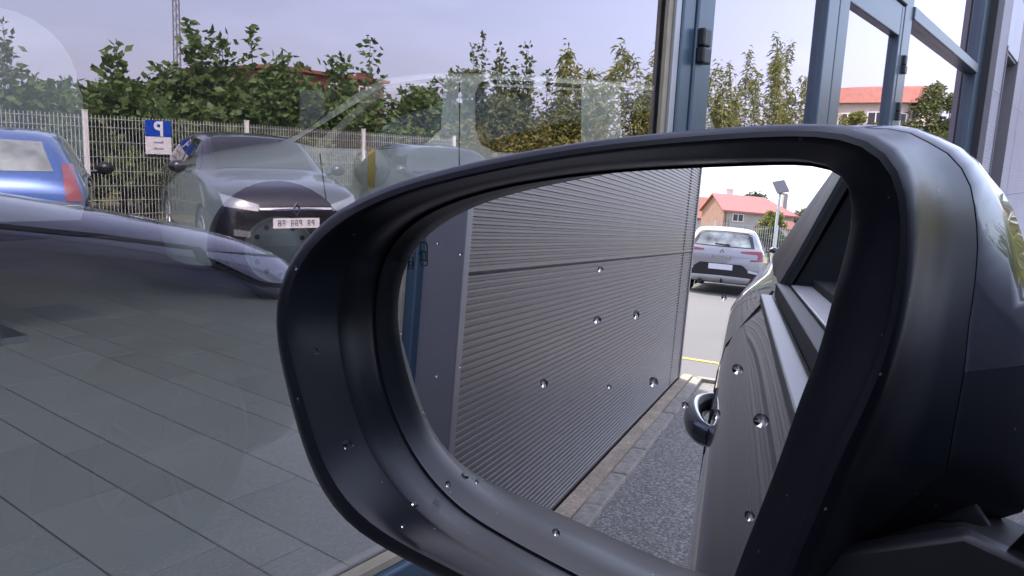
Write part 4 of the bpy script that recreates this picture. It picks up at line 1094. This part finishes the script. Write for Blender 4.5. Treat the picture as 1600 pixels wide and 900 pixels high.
# mirror foot on the door
FF = [own_inv @ Vector(p) for p in [[0.2746, 0.0608, 1.1849], [0.2811, 0.0204, 1.2037], [0.279, 0.0224, 1.1637], [0.2717, 0.066, 1.1349]]]
FR = [own_inv @ Vector(p) for p in [[0.2823, -0.0049, 1.1979], [0.2815, -0.0092, 1.1656]]]
back = (own_inv.to_3x3() @ (MN * -0.010))
def foot(name, m, pts, bk):
    mb = MB(); mb.v = [tuple(p) for p in pts] + [tuple(p + bk) for p in pts]
    mb.f = [(0, 1, 4, 5), (1, 2, 3, 4), (11, 10, 7, 6), (10, 9, 8, 7)] + [(i, i + 6, (i + 1) % 6 + 6, (i + 1) % 6) for i in range(6)]; mb.mi = [0] * 10
    bevel(mb.build(name, m, mirror, True), 0.002, 3).data.set_sharp_from_angle(angle=R(20))
ol_ = [FF[0], FF[1], FR[0], FR[1], FF[2], FF[3]]
foot("mirror_foot", "foot_plastic", ol_, back)
dn_ = Vector((0, 0, -0.005))
foot("foot_shade_block", "rubber_black", [p + back * 1.01 + dn_ for p in ol_], back * 4.5)  # black block filling in the shadow gap behind the foot
NK = [own_inv @ Vector(p) for p in [[0.3142, 0.0278, 1.1999], [0.3199, 0.0189, 1.1856], [0.3196, 0.0169, 1.1737]]]
mb = MB(); mb.tube([tuple(p) for p in NK], [0.008, 0.0075, 0.0075], 16)
mb.build("pivot", "black_plastic", mirror, True, False, 60)

# ------------------------------------------------------------------ rain drops
def drop_mesh(flat=0.55, seed=0):
    mb = MB(); rg = random.Random(seed); g = []
    e = [1 + 0.22 * rg.uniform(-1, 1) for _ in range(3)]
    for i in range(6):
        a = math.pi / 2 * i / 5
        rr, z = math.sin(a) if i else 0.02, math.cos(a) * flat
        g.append([(rr * e[0] * math.cos(w) * (1 + 0.09 * math.sin(2 * w + e[2] * 9) + 0.05 * math.sin(3 * w + e[1] * 7)), rr * e[1] * math.sin(w), z) for w in np.linspace(0, 2 * math.pi, 16, endpoint=False)])
    g.append([(0.02 * math.cos(w), 0.02 * math.sin(w), 0.0) for w in np.linspace(0, 2 * math.pi, 16, endpoint=False)])
    mb.grid(g, True)
    mb.f.append(tuple(range(15, -1, -1))); mb.mi.append(0); k = 6 * 16; mb.f.append(tuple(k + i for i in range(16))); mb.mi.append(0)
    return mb.mesh("water_drop", "water", True)
DM = [drop_mesh(0.30 + 0.05 * k, k) for k in range(6)]
own_mat = Matrix.Translation(own_loc) @ Matrix.Rotation(CARROT, 4, 'Z')
def drop(pt_world, normal, r, label, k, stretch=1.0):
    o = link("water_drop", DM[k % 6]); tag(o, label, "water drop", "rain drops on the wing mirror")
    q = Vector(normal).to_track_quat('Z', 'Y')
    o.matrix_world = Matrix.Translation(pt_world) @ q.to_matrix().to_4x4() @ Matrix.Diagonal((r, r * stretch, r, 1))
for k, (p_, r_, t_) in enumerate([((0.25048, 0.14597, 1.27902), 0.00097, 'rain drop on the mirror glass, just under the reflected wall joint'), ((0.25197, 0.13048, 1.26386), 0.00143, 'rain drop on the mirror glass, round, high on the reflected wall'), ((0.24969, 0.14552, 1.2598), 0.00122, 'rain drop on the mirror glass, smeared, mid height on the reflected wall'), ((0.24565, 0.16549, 1.23148), 0.00179, 'rain drop on the mirror glass, lower middle of the reflected wall'), ((0.2496, 0.13838, 1.23524), 0.00098, 'rain drop on the mirror glass, faint, between two round drops on the wall'), ((0.25216, 0.1216, 1.24006), 0.00168, 'rain drop on the mirror glass, near the foot of the reflected wall end'), ((0.25666, 0.09249, 1.24997), 0.00163, 'rain drop on the mirror glass, topmost on the reflected grey door'), ((0.25517, 0.09776, 1.23282), 0.00154, 'rain drop on the mirror glass, beside the reflected door handle'), ((0.2573, 0.08276, 1.23362), 0.00211, 'rain drop on the mirror glass, largest, in the middle of the reflected grey door'), ((0.25575, 0.0829, 1.19904), 0.00195, 'rain drop on the mirror glass, lowest on the reflected grey door'), ((0.24447, 0.15516, 1.17217), 0.00188, 'rain drop on the mirror glass, at the lower rim by the kerb'), ((0.25674, 0.09965, 1.27425), 0.00092, 'rain drop on the mirror glass, under the reflected silver car'), ((0.2536, 0.10932, 1.23378), 0.00108, 'rain drop on the mirror glass, on the reflected asphalt left of the door handle'), ((0.24038, 0.21925, 1.28207), 0.0006, 'rain drop on the mirror glass, tiny, upper one on the reflected corner strip'), ((0.24185, 0.20761, 1.27864), 0.00058, 'rain drop on the mirror glass, tiny, at the upper edge of the wall'), ((0.24019, 0.20457, 1.23145), 0.0006, 'rain drop on the mirror glass, tiny, at the lower edge of the wall'), ((0.23831, 0.21607, 1.22525), 0.00061, 'rain drop on the mirror glass, tiny, lowest on the reflected blue frame'), ((0.23971, 0.19293, 1.1838), 0.00083, 'rain drop on the mirror glass, small, near the lower left rim of the glass'), ((0.23753, 0.20701, 1.1791), 0.00128, 'rain drop on the mirror glass, on the pale lower rim band')]):
    drop(p_, MN, r_, t_, k)
bmm = bmesh.new(); bmm.from_mesh(mirror.data); hb = BVHTree.FromBMesh(bmm)
for k, (px_, r_, t_) in enumerate([((0.61438, 0.70087, -0.36237), 6.5, 'rain drop on the black bezel, the large one on the flared lower left face'), ((0.608, 0.75291, -0.2519), 4, 'rain drop on the black bezel, small, on the upright outer flare'), ((0.65329, 0.62373, -0.42915), 5, 'rain drop on the black bezel, below the lower left corner of the glass'), ((0.63618, 0.62479, -0.45268), 3.5, 'rain drop on the black bezel, lowest on the flare by the lip'), ((0.60113, 0.7849, -0.15026), 3, 'rain drop on the black bezel, on the upper outer lip'), ((0.57955, 0.75418, -0.30875), 3, 'rain drop on the black bezel, on the lip left of the large drop')]):
    o_ = own_inv @ CAM; d_ = (own_inv.to_3x3() @ Vector(px_)).normalized()
    h_, n_, _, ds = hb.ray_cast(o_, d_)
    if h_ is not None:
        if n_.dot(d_) > 0: n_ = -n_
        drop(own_mat @ h_, own_mat.to_3x3() @ n_, r_ * ds / 1211, t_, k, 1.15)
bmm.free()

# ------------------------------------------------------------------ houses
def windows(t, wins, face):
    """wins: (a0, a1, z0, z1) on a wall; face(a, z, out) -> point"""
    for a0, a1, z0, z1 in wins:
        f = MB()
        def bx(m, p0, p1, q0, q1, o0, o1):
            k = len(m.v)
            m.v += [tuple(face(a, z, o)) for o in (o0, o1) for z in (q0, q1) for a in (p0, p1)]
            for q in ((0, 2, 3, 1), (4, 5, 7, 6), (0, 1, 5, 4), (2, 6, 7, 3), (0, 4, 6, 2), (1, 3, 7, 5)): m.f.append(tuple(k + i for i in q)); m.mi.append(0)
        w = 0.07
        bx(f, a0, a1, z0, z0 + w, 0, 0.05); bx(f, a0, a1, z1 - w, z1, 0, 0.05); bx(f, a0, a0 + w, z0 + w, z1 - w, 0, 0.05); bx(f, a1 - w, a1, z0 + w, z1 - w, 0, 0.05)
        if a1 - a0 > 0.8: bx(f, (a0 + a1) / 2 - w / 2, (a0 + a1) / 2 + w / 2, z0 + w, z1 - w, 0, 0.05)
        fo = f.build("window", "white_paint", t)
        g = MB(); bx(g, a0 + w * 0.9, a1 - w * 0.9, z0 + w * 0.9, z1 - w * 0.9, 0, 0.02); g.build("pane", "window_dark", fo)

def pink_house():
    t = thing("house", "grey rendered house with a pink tiled roof and gable tinted sunlit orange, far behind the silver car", "house", (-75, 7.7, 0), R(-27))
    # local: +x faces the yard, y runs left; corner at the origin, front wall to y = -6.9
    L, D, E, RG = 6.9, 6.0, 3.48, 5.0
    mb = MB(); mb.box(-D, 0, -L, -0.001, 0, E); mb.build("wall", "render_grey", t)
    g = MB(); g.prism([(-D - 0.02, 0), (0.02, 0), (0.02, E), (-D / 2, RG - 0.06), (-D - 0.02, E)], 1, 0.0, 0.06); g.build("gable_wall", "render_sunlit", t)
    r = MB(); o = 0.35
    A, B_ = (-D / 2, 0.3, RG), (-D / 2, -L + 1.9, RG)
    f0, f1 = (o, 0.3, E - 0.12), (o, -L - o, E - 0.12); b0, b1 = (-D - o, 0.3, E - 0.12), (-D - o, -L - o, E - 0.12)
    for dz in (0, 0.14):
        Z = lambda p: (p[0], p[1], p[2] + dz)
        r.quad(Z(f0), Z(f1), Z(B_), Z(A)); r.quad(Z(b0), Z(b1), Z(B_), Z(A)); r.tri(Z(f1), Z(b1), Z(B_))
    for a, b in ((f0, f1), (f1, b1), (b1, b0)): r.quad(a, b, (b[0], b[1], b[2] + 0.14), (a[0], a[1], a[2] + 0.14))
    r.quad(f0, A, (A[0], A[1], A[2] + 0.14), (f0[0], f0[1], f0[2] + 0.14)); r.quad(b0, A, (A[0], A[1], A[2] + 0.14), (b0[0], b0[1], b0[2] + 0.14))
    ro = r.build("roof", "roof_pink", t)
    c = MB(); c.box(-D / 2 - 1.2, -D / 2 - 0.7, -2.1, -1.4, RG - 0.8, RG + 0.75); c.box(-D / 2 - 1.27, -D / 2 - 0.63, -2.17, -1.33, RG + 0.62, RG + 0.70); c.build("chimney", "white_paint", ro)
    c = MB(); c.box(-1.6, -1.2, -6.6, -6.2, E, RG + 0.55); c.build("chimney", "render_grey", ro)
    windows(t, [(-1.9, -0.8, 2.5, 3.25), (-1.9, -0.8, 0.9, 1.8)], lambda a, z, o_: (0.002 + o_, a, z))
    m2 = MB(); m2.tube([(0.08, -0.15, 0), (0.08, -0.15, E - 0.15)], 0.05, 8); m2.build("downpipe", "wood_brown", t)
pink_house()
def small_roofs():
    t = thing("house", "low outbuilding with a brownish red gable roof in front of the grey house", "house", (-70, 4.3, 0), R(20))
    mb = MB(); mb.box(-4, 0, -2.6, 0, 0, 2.05); mb.build("wall", "render_cream", t)
    r = MB(); r.prism([(0.25, 2.0), (-1.3, 2.72), (-2.85, 2.0), (-2.85, 2.12), (-1.3, 2.86), (0.25, 2.12)], 0, -4.2, 0.3); ro = r.build("roof", "roof_red", t)
    t = thing("house", "house with a dark red tiled roof just past the end of the ribbed wall", "house", (-84, 10.3, 0), R(10))
    mb = MB(); mb.box(-7, 0, 0, 7, 0, 2.7); mb.build("wall", "render_cream", t)
    r = MB(); r.prism([(0.5, 2.5), (-3.5, 4.9), (-7.5, 2.5), (-7.5, 2.7), (-3.5, 5.1), (0.5, 2.7)], 1, -0.3, 7.3); r.build("roof", "roof_red", t)
    t = thing("house", "small house with an orange gable roof right of the pink roofed house", "house", (-78, 1.4, 0), R(14))
    mb = MB(); mb.box(-5, 0, -4, 0, 0, 2.6); mb.build("wall", "render_grey", t)
    r = MB(); r.prism([(0.3, 2.5), (-2.0, 3.5), (-4.3, 2.5), (-4.3, 2.65), (-2.0, 3.65), (0.3, 2.65)], 0, -5.2, 0.3); r.build("roof", "roof_orange", t)
small_roofs()
def orange_house():
    t = thing("house", "cream house with a broad orange roof, mirrored in the glass doors", "house", (60, -11.4, 0), 0)
    mb = MB(); mb.box(0, 9, -2.9, 2.5, 0, 6.05); mb.build("wall", "render_cream", t)
    r = MB(); r.prism([(-0.35, 6.0), (0.6, 7.1), (9, 8.0), (9.4, 6.0)], 1, -3.4, 2.75); r.build("roof", "roof_orange", t)
    mb = MB(); mb.box(-0.9, 0, -2.2, 1.4, 3.35, 3.5); mb.box(-0.9, -0.82, -2.2, 1.4, 3.5, 4.4); mb.build("balcony", "white_paint", t)
    windows(t, [(-2.2, -1.2, 3.9, 5.3), (-0.4, 0.8, 3.5, 5.4), (1.4, 2.2, 4.1, 5.3), (-2.2, -1.0, 1.0, 2.3), (0.5, 1.9, 1.0, 2.4)], lambda a, z, o_: (-0.002 - o_, a, z))
orange_house()
def brick_house():
    t = thing("house", "dark red brick house rising behind the hedge, mirrored in the large pane", "house", (23.6, -30, 0), R(-4))
    mb = MB(); mb.box(0, 7.6, -7, 0, 0, 4.9); mb.build("wall", "brick_red", t)
    r = MB(); r.box(-0.25, 7.85, -7.25, 0.25, 4.9, 5.05); r.build("roof", "roof_red", t)
    c = MB(); c.box(6.6, 7.3, -1.2, -0.5, 5.05, 5.4); c.box(2.2, 2.8, -1.2, -0.6, 5.05, 5.3); c.build("chimney", "brick_red", t)
    windows(t, [(1.0, 2.2, 3.1, 4.3), (3.4, 4.6, 3.3, 4.6), (5.6, 6.8, 3.3, 4.6)], lambda a, z, o_: (a, 0.002 + o_, z))
brick_house()
def mast():
    t = thing("radio_mast", "thin lattice mast rising above the hedge, mirrored in the large pane", "mast", (23.2, -38, 0))
    mb = MB()
    for k in range(3):
        a = 2 * math.pi * k / 3; c, s = math.cos(a), math.sin(a)
        mb.tube([(0.22 * c, 0.22 * s, 0), (0.14 * c, 0.14 * s, 16)], 0.035, 6)
    for i in range(32):
        z = i * 0.5
        for k in range(3):
            a, b = 2 * math.pi * k / 3, 2 * math.pi * (k + 1) / 3; q = 0.22 - 0.08 * z / 16
            mb.tube([(q * math.cos(a), q * math.sin(a), z), (q * math.cos(b), q * math.sin(b), z + 0.5)], 0.016, 4)
    mb.build("lattice", "mast_grey", t)
    mb = MB(); mb.tube([(0, 0, 15.9), (0, 0, 18)], 0.02, 6); mb.build("aerial", "mast_grey", t)
mast()
def lamp():
    t = thing("street_lamp", "solar street lamp with a tilted panel beside the far mesh fence", "street lamp", (-33.7, 1.39, 0))
    mb = MB(); mb.tube([(0, 0, 0), (0, 0, 1.2), (0, 0, 3.30)], [0.07, 0.06, 0.05], 10); mb.build("pole", "galvanised", t, True, False, 50)
    mb = MB(); mb.box(-0.36, 0.36, -0.25, 0.25, -0.02, 0.02); po = mb.build("solar_panel", "solar_dark", t)
    po.location = (0, 0, 3.42); po.rotation_euler = (R(-20), R(42), R(-30))
    mb = MB(); mb.box(-0.05, 0.05, -0.30, 0.05, 3.10, 3.16); mb.build("lamp_head", "aluminium", t)
lamp()
mb = MB(); mb.box(-32.4, -32.0, -9, 1.0, 0, 0.32); wl_ = mb.build("low_wall", "stone_tan"); bevel(wl_, 0.02)
tag(wl_, "low tan stone wall at the foot of the far fence", "wall")

# ------------------------------------------------------------------ trees and shrubs
def leaves(pts, size, aspect=0.5, up=0.2, droop=0.0):
    """one kinked leaf (two quads) at each point"""
    n = len(pts)
    d = rng.normal(size=(n, 3)); d[:, 2] = d[:, 2] * 0.6 + up; d /= np.linalg.norm(d, axis=1)[:, None]
    s = rng.normal(size=(n, 3)); s -= (s * d).sum(1)[:, None] * d; s /= np.linalg.norm(s, axis=1)[:, None]
    nn = np.cross(d, s)
    L = size * rng.uniform(0.6, 1.25, n)[:, None]; W = L * aspect * 0.5
    b = pts; m1 = b + d * L * 0.45 + s * W - nn * L * 0.05; m2 = b + d * L * 0.45 - s * W - nn * L * 0.05; tip = b + d * L + np.array([0, 0, -droop]) * L
    mid = b + d * L * 0.5 + nn * L * 0.07
    V = np.stack([b, m1, tip, m2, mid], 1).reshape(-1, 3)
    k = np.arange(n)[:, None] * 5
    F = np.concatenate([k + np.array([[0, 1, 4]]), k + np.array([[1, 2, 4]]), k + np.array([[2, 3, 4]]), k + np.array([[3, 0, 4]])], 0)
    return V, F
def leaf_obj(name, V, F, m, parent):
    me = bpy.data.meshes.new(name)
    me.vertices.add(len(V)); me.vertices.foreach_set("co", V.astype(np.float32).ravel())
    me.loops.add(len(F) * 3); me.loops.foreach_set("vertex_index", F.astype(np.int32).ravel())
    me.polygons.add(len(F)); me.polygons.foreach_set("loop_start", np.arange(len(F), dtype=np.int32) * 3); me.polygons.foreach_set("loop_total", np.full(len(F), 3, dtype=np.int32))
    me.materials.append(M[m]); me.update(calc_edges=True); me.validate()
    return link(name, me, parent)

def shrub(name, label, loc, hgt, wid, m, n=2600, size=0.13, shoots=4, group=None, base=0.25, aspect=0.5, peak=None):
    """bushy shrub: clumps of leaves on branches, with upright shoots"""
    t = thing(name, label, "shrub" if hgt < 2.4 else "tree", (loc[0], loc[1], 0), 0, group)
    body = hgt * (0.70 if shoots else 0.95)
    nc = 26
    cs = np.stack([rng.normal(0, wid * 0.36, nc), rng.normal(0, wid * 0.30, nc), rng.uniform(base, 1.0, nc) * body], 1)
    br = MB(); br.tube([(0, 0, 0), (0.03, 0.02, body * 0.45), (0, 0.05, body * 0.9)], [0.06, 0.045, 0.015], 7)
    for c in cs[:16]:
        z0 = max(0.15, c[2] * 0.45); br.tube([(0, 0, z0), tuple(c * np.array([0.6, 0.6, 0.8])), tuple(c)], [0.025, 0.016, 0.006], 5)
    P_ = []
    for c in cs:
        k = int(n / nc * rng.uniform(0.5, 1.5)); r = wid * rng.uniform(0.13, 0.26)
        q = rng.normal(size=(k, 3)); q /= np.linalg.norm(q, axis=1)[:, None]; q *= (rng.uniform(0.25, 1, k) ** 0.5)[:, None] * r
        P_.append(c + q)
    tops = list(rng.uniform(-wid * 0.35, wid * 0.35, shoots))
    for i, dx in enumerate(tops):
        top = hgt * (1.0 if i == 0 else rng.uniform(0.78, 0.97)); x0 = 0 if i == 0 else dx
        lean = rng.uniform(-0.15, 0.15)
        z = np.linspace(body * 0.6, top, 14); dy = rng.uniform(-0.3, 0.3)
        br.tube([(x0, dy, body * 0.5), (x0 + lean, dy, top)], [0.018, 0.005], 5)
        for zz in z:
            f = (zz - body * 0.5) / (top - body * 0.5); k = 9
            rr = 0.19 * (1.15 - 0.75 * f)
            q = rng.normal(size=(k, 3)) * np.array([rr, rr, 0.05]); q[:, 0] += x0 + lean * f; q[:, 1] += dy; q[:, 2] += zz
            P_.append(q)
    P_ = np.concatenate(P_); P_[:, 2] = np.maximum(P_[:, 2], 0.08)
    br.build("trunk", "bark", t)
    V, F = leaves(P_, size, aspect)
    leaf_obj("crown", V, F, m, t)
    return t

HG = "shrubs of the hedge behind the long mesh fence"
spots = [(5.0, -11.0, 2.2, 1.7, "leaf_dark", 3, "dark shrub at the near end of the hedge"), (6.55, -10.96, 2.77, 1.5, "leaf_laurel", 4, "leafy tree with an upright spike, left of the parking sign"),
 (7.15, -11.1, 2.6, 1.4, "leaf_laurel", 3, "leafy tree just above the parking sign"), (7.8, -10.96, 3.38, 1.5, "leaf_laurel", 5, "tall leafy tree with a pointed top, under the thin mast"),
 (8.45, -11.0, 3.12, 1.5, "leaf_laurel", 4, "leafy tree between the two tallest pointed trees of the hedge"), (9.35, -10.96, 3.42, 1.5, "leaf_laurel", 5, "tall leafy tree with a forked top above the dark grey car"),
 (10.4, -11.0, 2.95, 1.7, "leaf_laurel", 4, "leafy tree in front of the red brick house"), (11.8, -10.96, 3.60, 1.7, "leaf_laurel", 5, "leafy tree covering the end of the red brick house"),
 (13.0, -11.2, 2.45, 1.9, "leaf_dark", 2, "low dark shrub in the dip of the hedge"), (14.8, -12.4, 2.9, 2.0, "leaf_dark", 3, "dark shrub right of the dip in the hedge"), (16.8, -12.6, 3.5, 2.3, "leaf_dark", 4, "dark conical tree beside the yellow green thicket"),
 (18.4, -12.7, 4.75, 2.4, "leaf_olive", 5, "tall olive tree above the pale car's front door"), (20.5, -12.7, 4.7, 2.6, "leaf_olive", 4, "broad olive tree above the pale car's rear window")]
for x, y, hh, ww, m, sh, lb in spots:
    shrub("hedge_tree", lb + ", mirrored in the glass", (x, y), hh, ww * 1.15, m, 5200, 0.175, sh, HG, aspect=0.6)
for k, (x, y, hh, ww, m, lb) in enumerate([(6.0, -13.7, 3.2, 2.6, "leaf_olive", "broad greyish tree at the frame edge, behind the blue car"), (7.9, -9.55, 1.25, 0.9, "leaf_yellow", "yellow green bush beside the dark grey car"), 
                                       (15.4, -10.6, 1.9, 2.2, "leaf_yellow", "yellowish low bush in the thicket behind the black cars"), (18.2, -10.5, 2.2, 2.4, "leaf_yellow", "larger yellowish bush in the thicket behind the black cars"), (12.2, -10.2, 1.7, 1.5, "leaf_yellow", "yellow tipped bush at the foot of the hedge dip"), (21.4, -10.6, 2.6, 2.4, "leaf_yellow", "yellowish bush under the tall bamboo")]):
    shrub("bush", lb + ", mirrored in the glass", (x, y), hh, ww, m, 2600, 0.14 if hh < 2 else 0.16, 0 if hh < 2 else 3, None)

def bamboo(label, loc, hgt, n, wid, group):
    t = thing("bamboo", label, "bamboo", (loc[0], loc[1], 0), 0, group)
    st = MB(); P_ = []
    for i in range(n):
        bx, by = rng.normal(0, wid * 0.3), rng.normal(0, wid * 0.25); hh = hgt * (1.0 if i == 0 else rng.uniform(0.6, 0.95))
        lx, ly = rng.normal(0, 0.10) * hh, rng.normal(0, 0.06) * hh
        if i == 0: lx = abs(lx) + 0.08 * hh
        pts = [(bx + lx * f * f, by + ly * f * f, hh * f) for f in np.linspace(0, 1, 8)]
        st.tube(pts, [0.022 * (1 - 0.85 * f) for f in np.linspace(0, 1, 8)], 5)
        k = int(300 * hh / 5)
        f = rng.uniform(0.06, 1.0, k)
        sp = 0.40 * (1.15 - f)
        q = np.stack([bx + lx * f * f + rng.normal(size=k) * sp, by + ly * f * f + rng.normal(size=k) * sp, hh * f + rng.normal(size=k) * 0.12], 1)
        q[:, 2] = np.maximum(q[:, 2], 0.1)
        P_.append(q)
    st.build("stem", "leaf_bamboo", t)
    V, F = leaves(np.concatenate(P_), 0.30, 0.24, 0.0, 0.35)
    leaf_obj("foliage", V, F, "leaf_bamboo", t)
for x, y, hh, n, w, lb in [(21.3, -11.7, 5.0, 9, 1.5, "bamboo clump leftmost of the thicket"), (22.8, -11.8, 5.0, 9, 1.5, "second bamboo clump of the thicket"), (25.0, -11.2, 5.0, 11, 1.9, "bamboo clump behind the pale car's rear pillar"), (27.2, -11.2, 6.5, 12, 1.8, "tall bamboo clump beside the first frame post"),
                           (29.6, -11.3, 5.3, 9, 1.7, "bamboo clump hidden partly by the first frame post"), (32.2, -11.3, 5.6, 8, 1.6, "bamboo clump just right of the first frame post"), (34.2, -11.3, 5.5, 7, 1.5, "lower bamboo clump in the left door leaf"), (38.4, -11.3, 7.7, 9, 1.8, "bamboo clump with a long leaning tip in the left door leaf"), (42.2, -11.3, 6.9, 8, 1.7, "bamboo clump near the middle door stile"), (45.6, -11.3, 6.5, 7, 1.6, "bamboo clump against the middle door stile"), (51, -11.2, 4.6, 6, 1.6, "low bamboo clump before the cream house")]:
    bamboo(lb + ", mirrored in the glass", (x, y), hh, n, w, "bamboo clumps behind the fence")

def broad_tree(label, loc, hgt, wid, m, n=7000, size=0.3):
    t = thing("tree", label, "tree", (loc[0], loc[1], 0))
    br = MB(); br.tube([(0, 0, 0), (0.05, 0, hgt * 0.3), (0, 0.1, hgt * 0.75)], [0.17, 0.13, 0.04], 8)
    P_ = []
    for i in range(34):
        a = rng.uniform(0, 2 * math.pi); z = hgt * rng.uniform(0.35, 0.95); r = wid * 0.5 * math.sqrt(max(0.05, 1 - ((z / hgt - 0.6) / 0.42) ** 2)) * rng.uniform(0.3, 1.0)
        c = np.array([r * math.cos(a), r * math.sin(a), z])
        br.tube([(0, 0, z * 0.55), tuple(c * np.array([0.6, 0.6, 0.85])), tuple(c)], [0.05, 0.03, 0.01], 5)
        k = int(n / 34 * rng.uniform(0.5, 1.5)); q = rng.normal(size=(k, 3)); q /= np.linalg.norm(q, axis=1)[:, None]; q *= (rng.uniform(0.2, 1, k) ** 0.5)[:, None] * wid * rng.uniform(0.10, 0.17)
        P_.append(c + q)
    br.build("trunk", "bark", t)
    V, F = leaves(np.concatenate(P_), size, 0.5); leaf_obj("crown", V, F, m, t)
broad_tree("round leafy tree mirrored in the far pane beside the door hinges", (60, -6.6, 0), 7.0, 4.6, "leaf_olive")
broad_tree("leafy tree in front of the cream house, mirrored in the right door leaf", (56, -11.3, 0), 5.2, 2.4, "leaf_bamboo", 3500, 0.22)
broad_tree("young bright green tree growing by the street lamp", (-37, 1.75, 0), 2.5, 1.3, "leaf_bamboo", 3500, 0.12)
broad_tree("dark tree top peeping over the pink roof", (-95, 6.5, 0), 6.4, 3.2, "leaf_dark", 3000, 0.35)
broad_tree("small tree standing right of the pink roofed house", (-80, 0.6, 0), 4.4, 2.4, "leaf_olive", 3000, 0.25)
broad_tree("low green tree behind the far fence, left of the silver car", (-45, 7.8, 0), 2.2, 2.6, "leaf_laurel", 3000, 0.16)
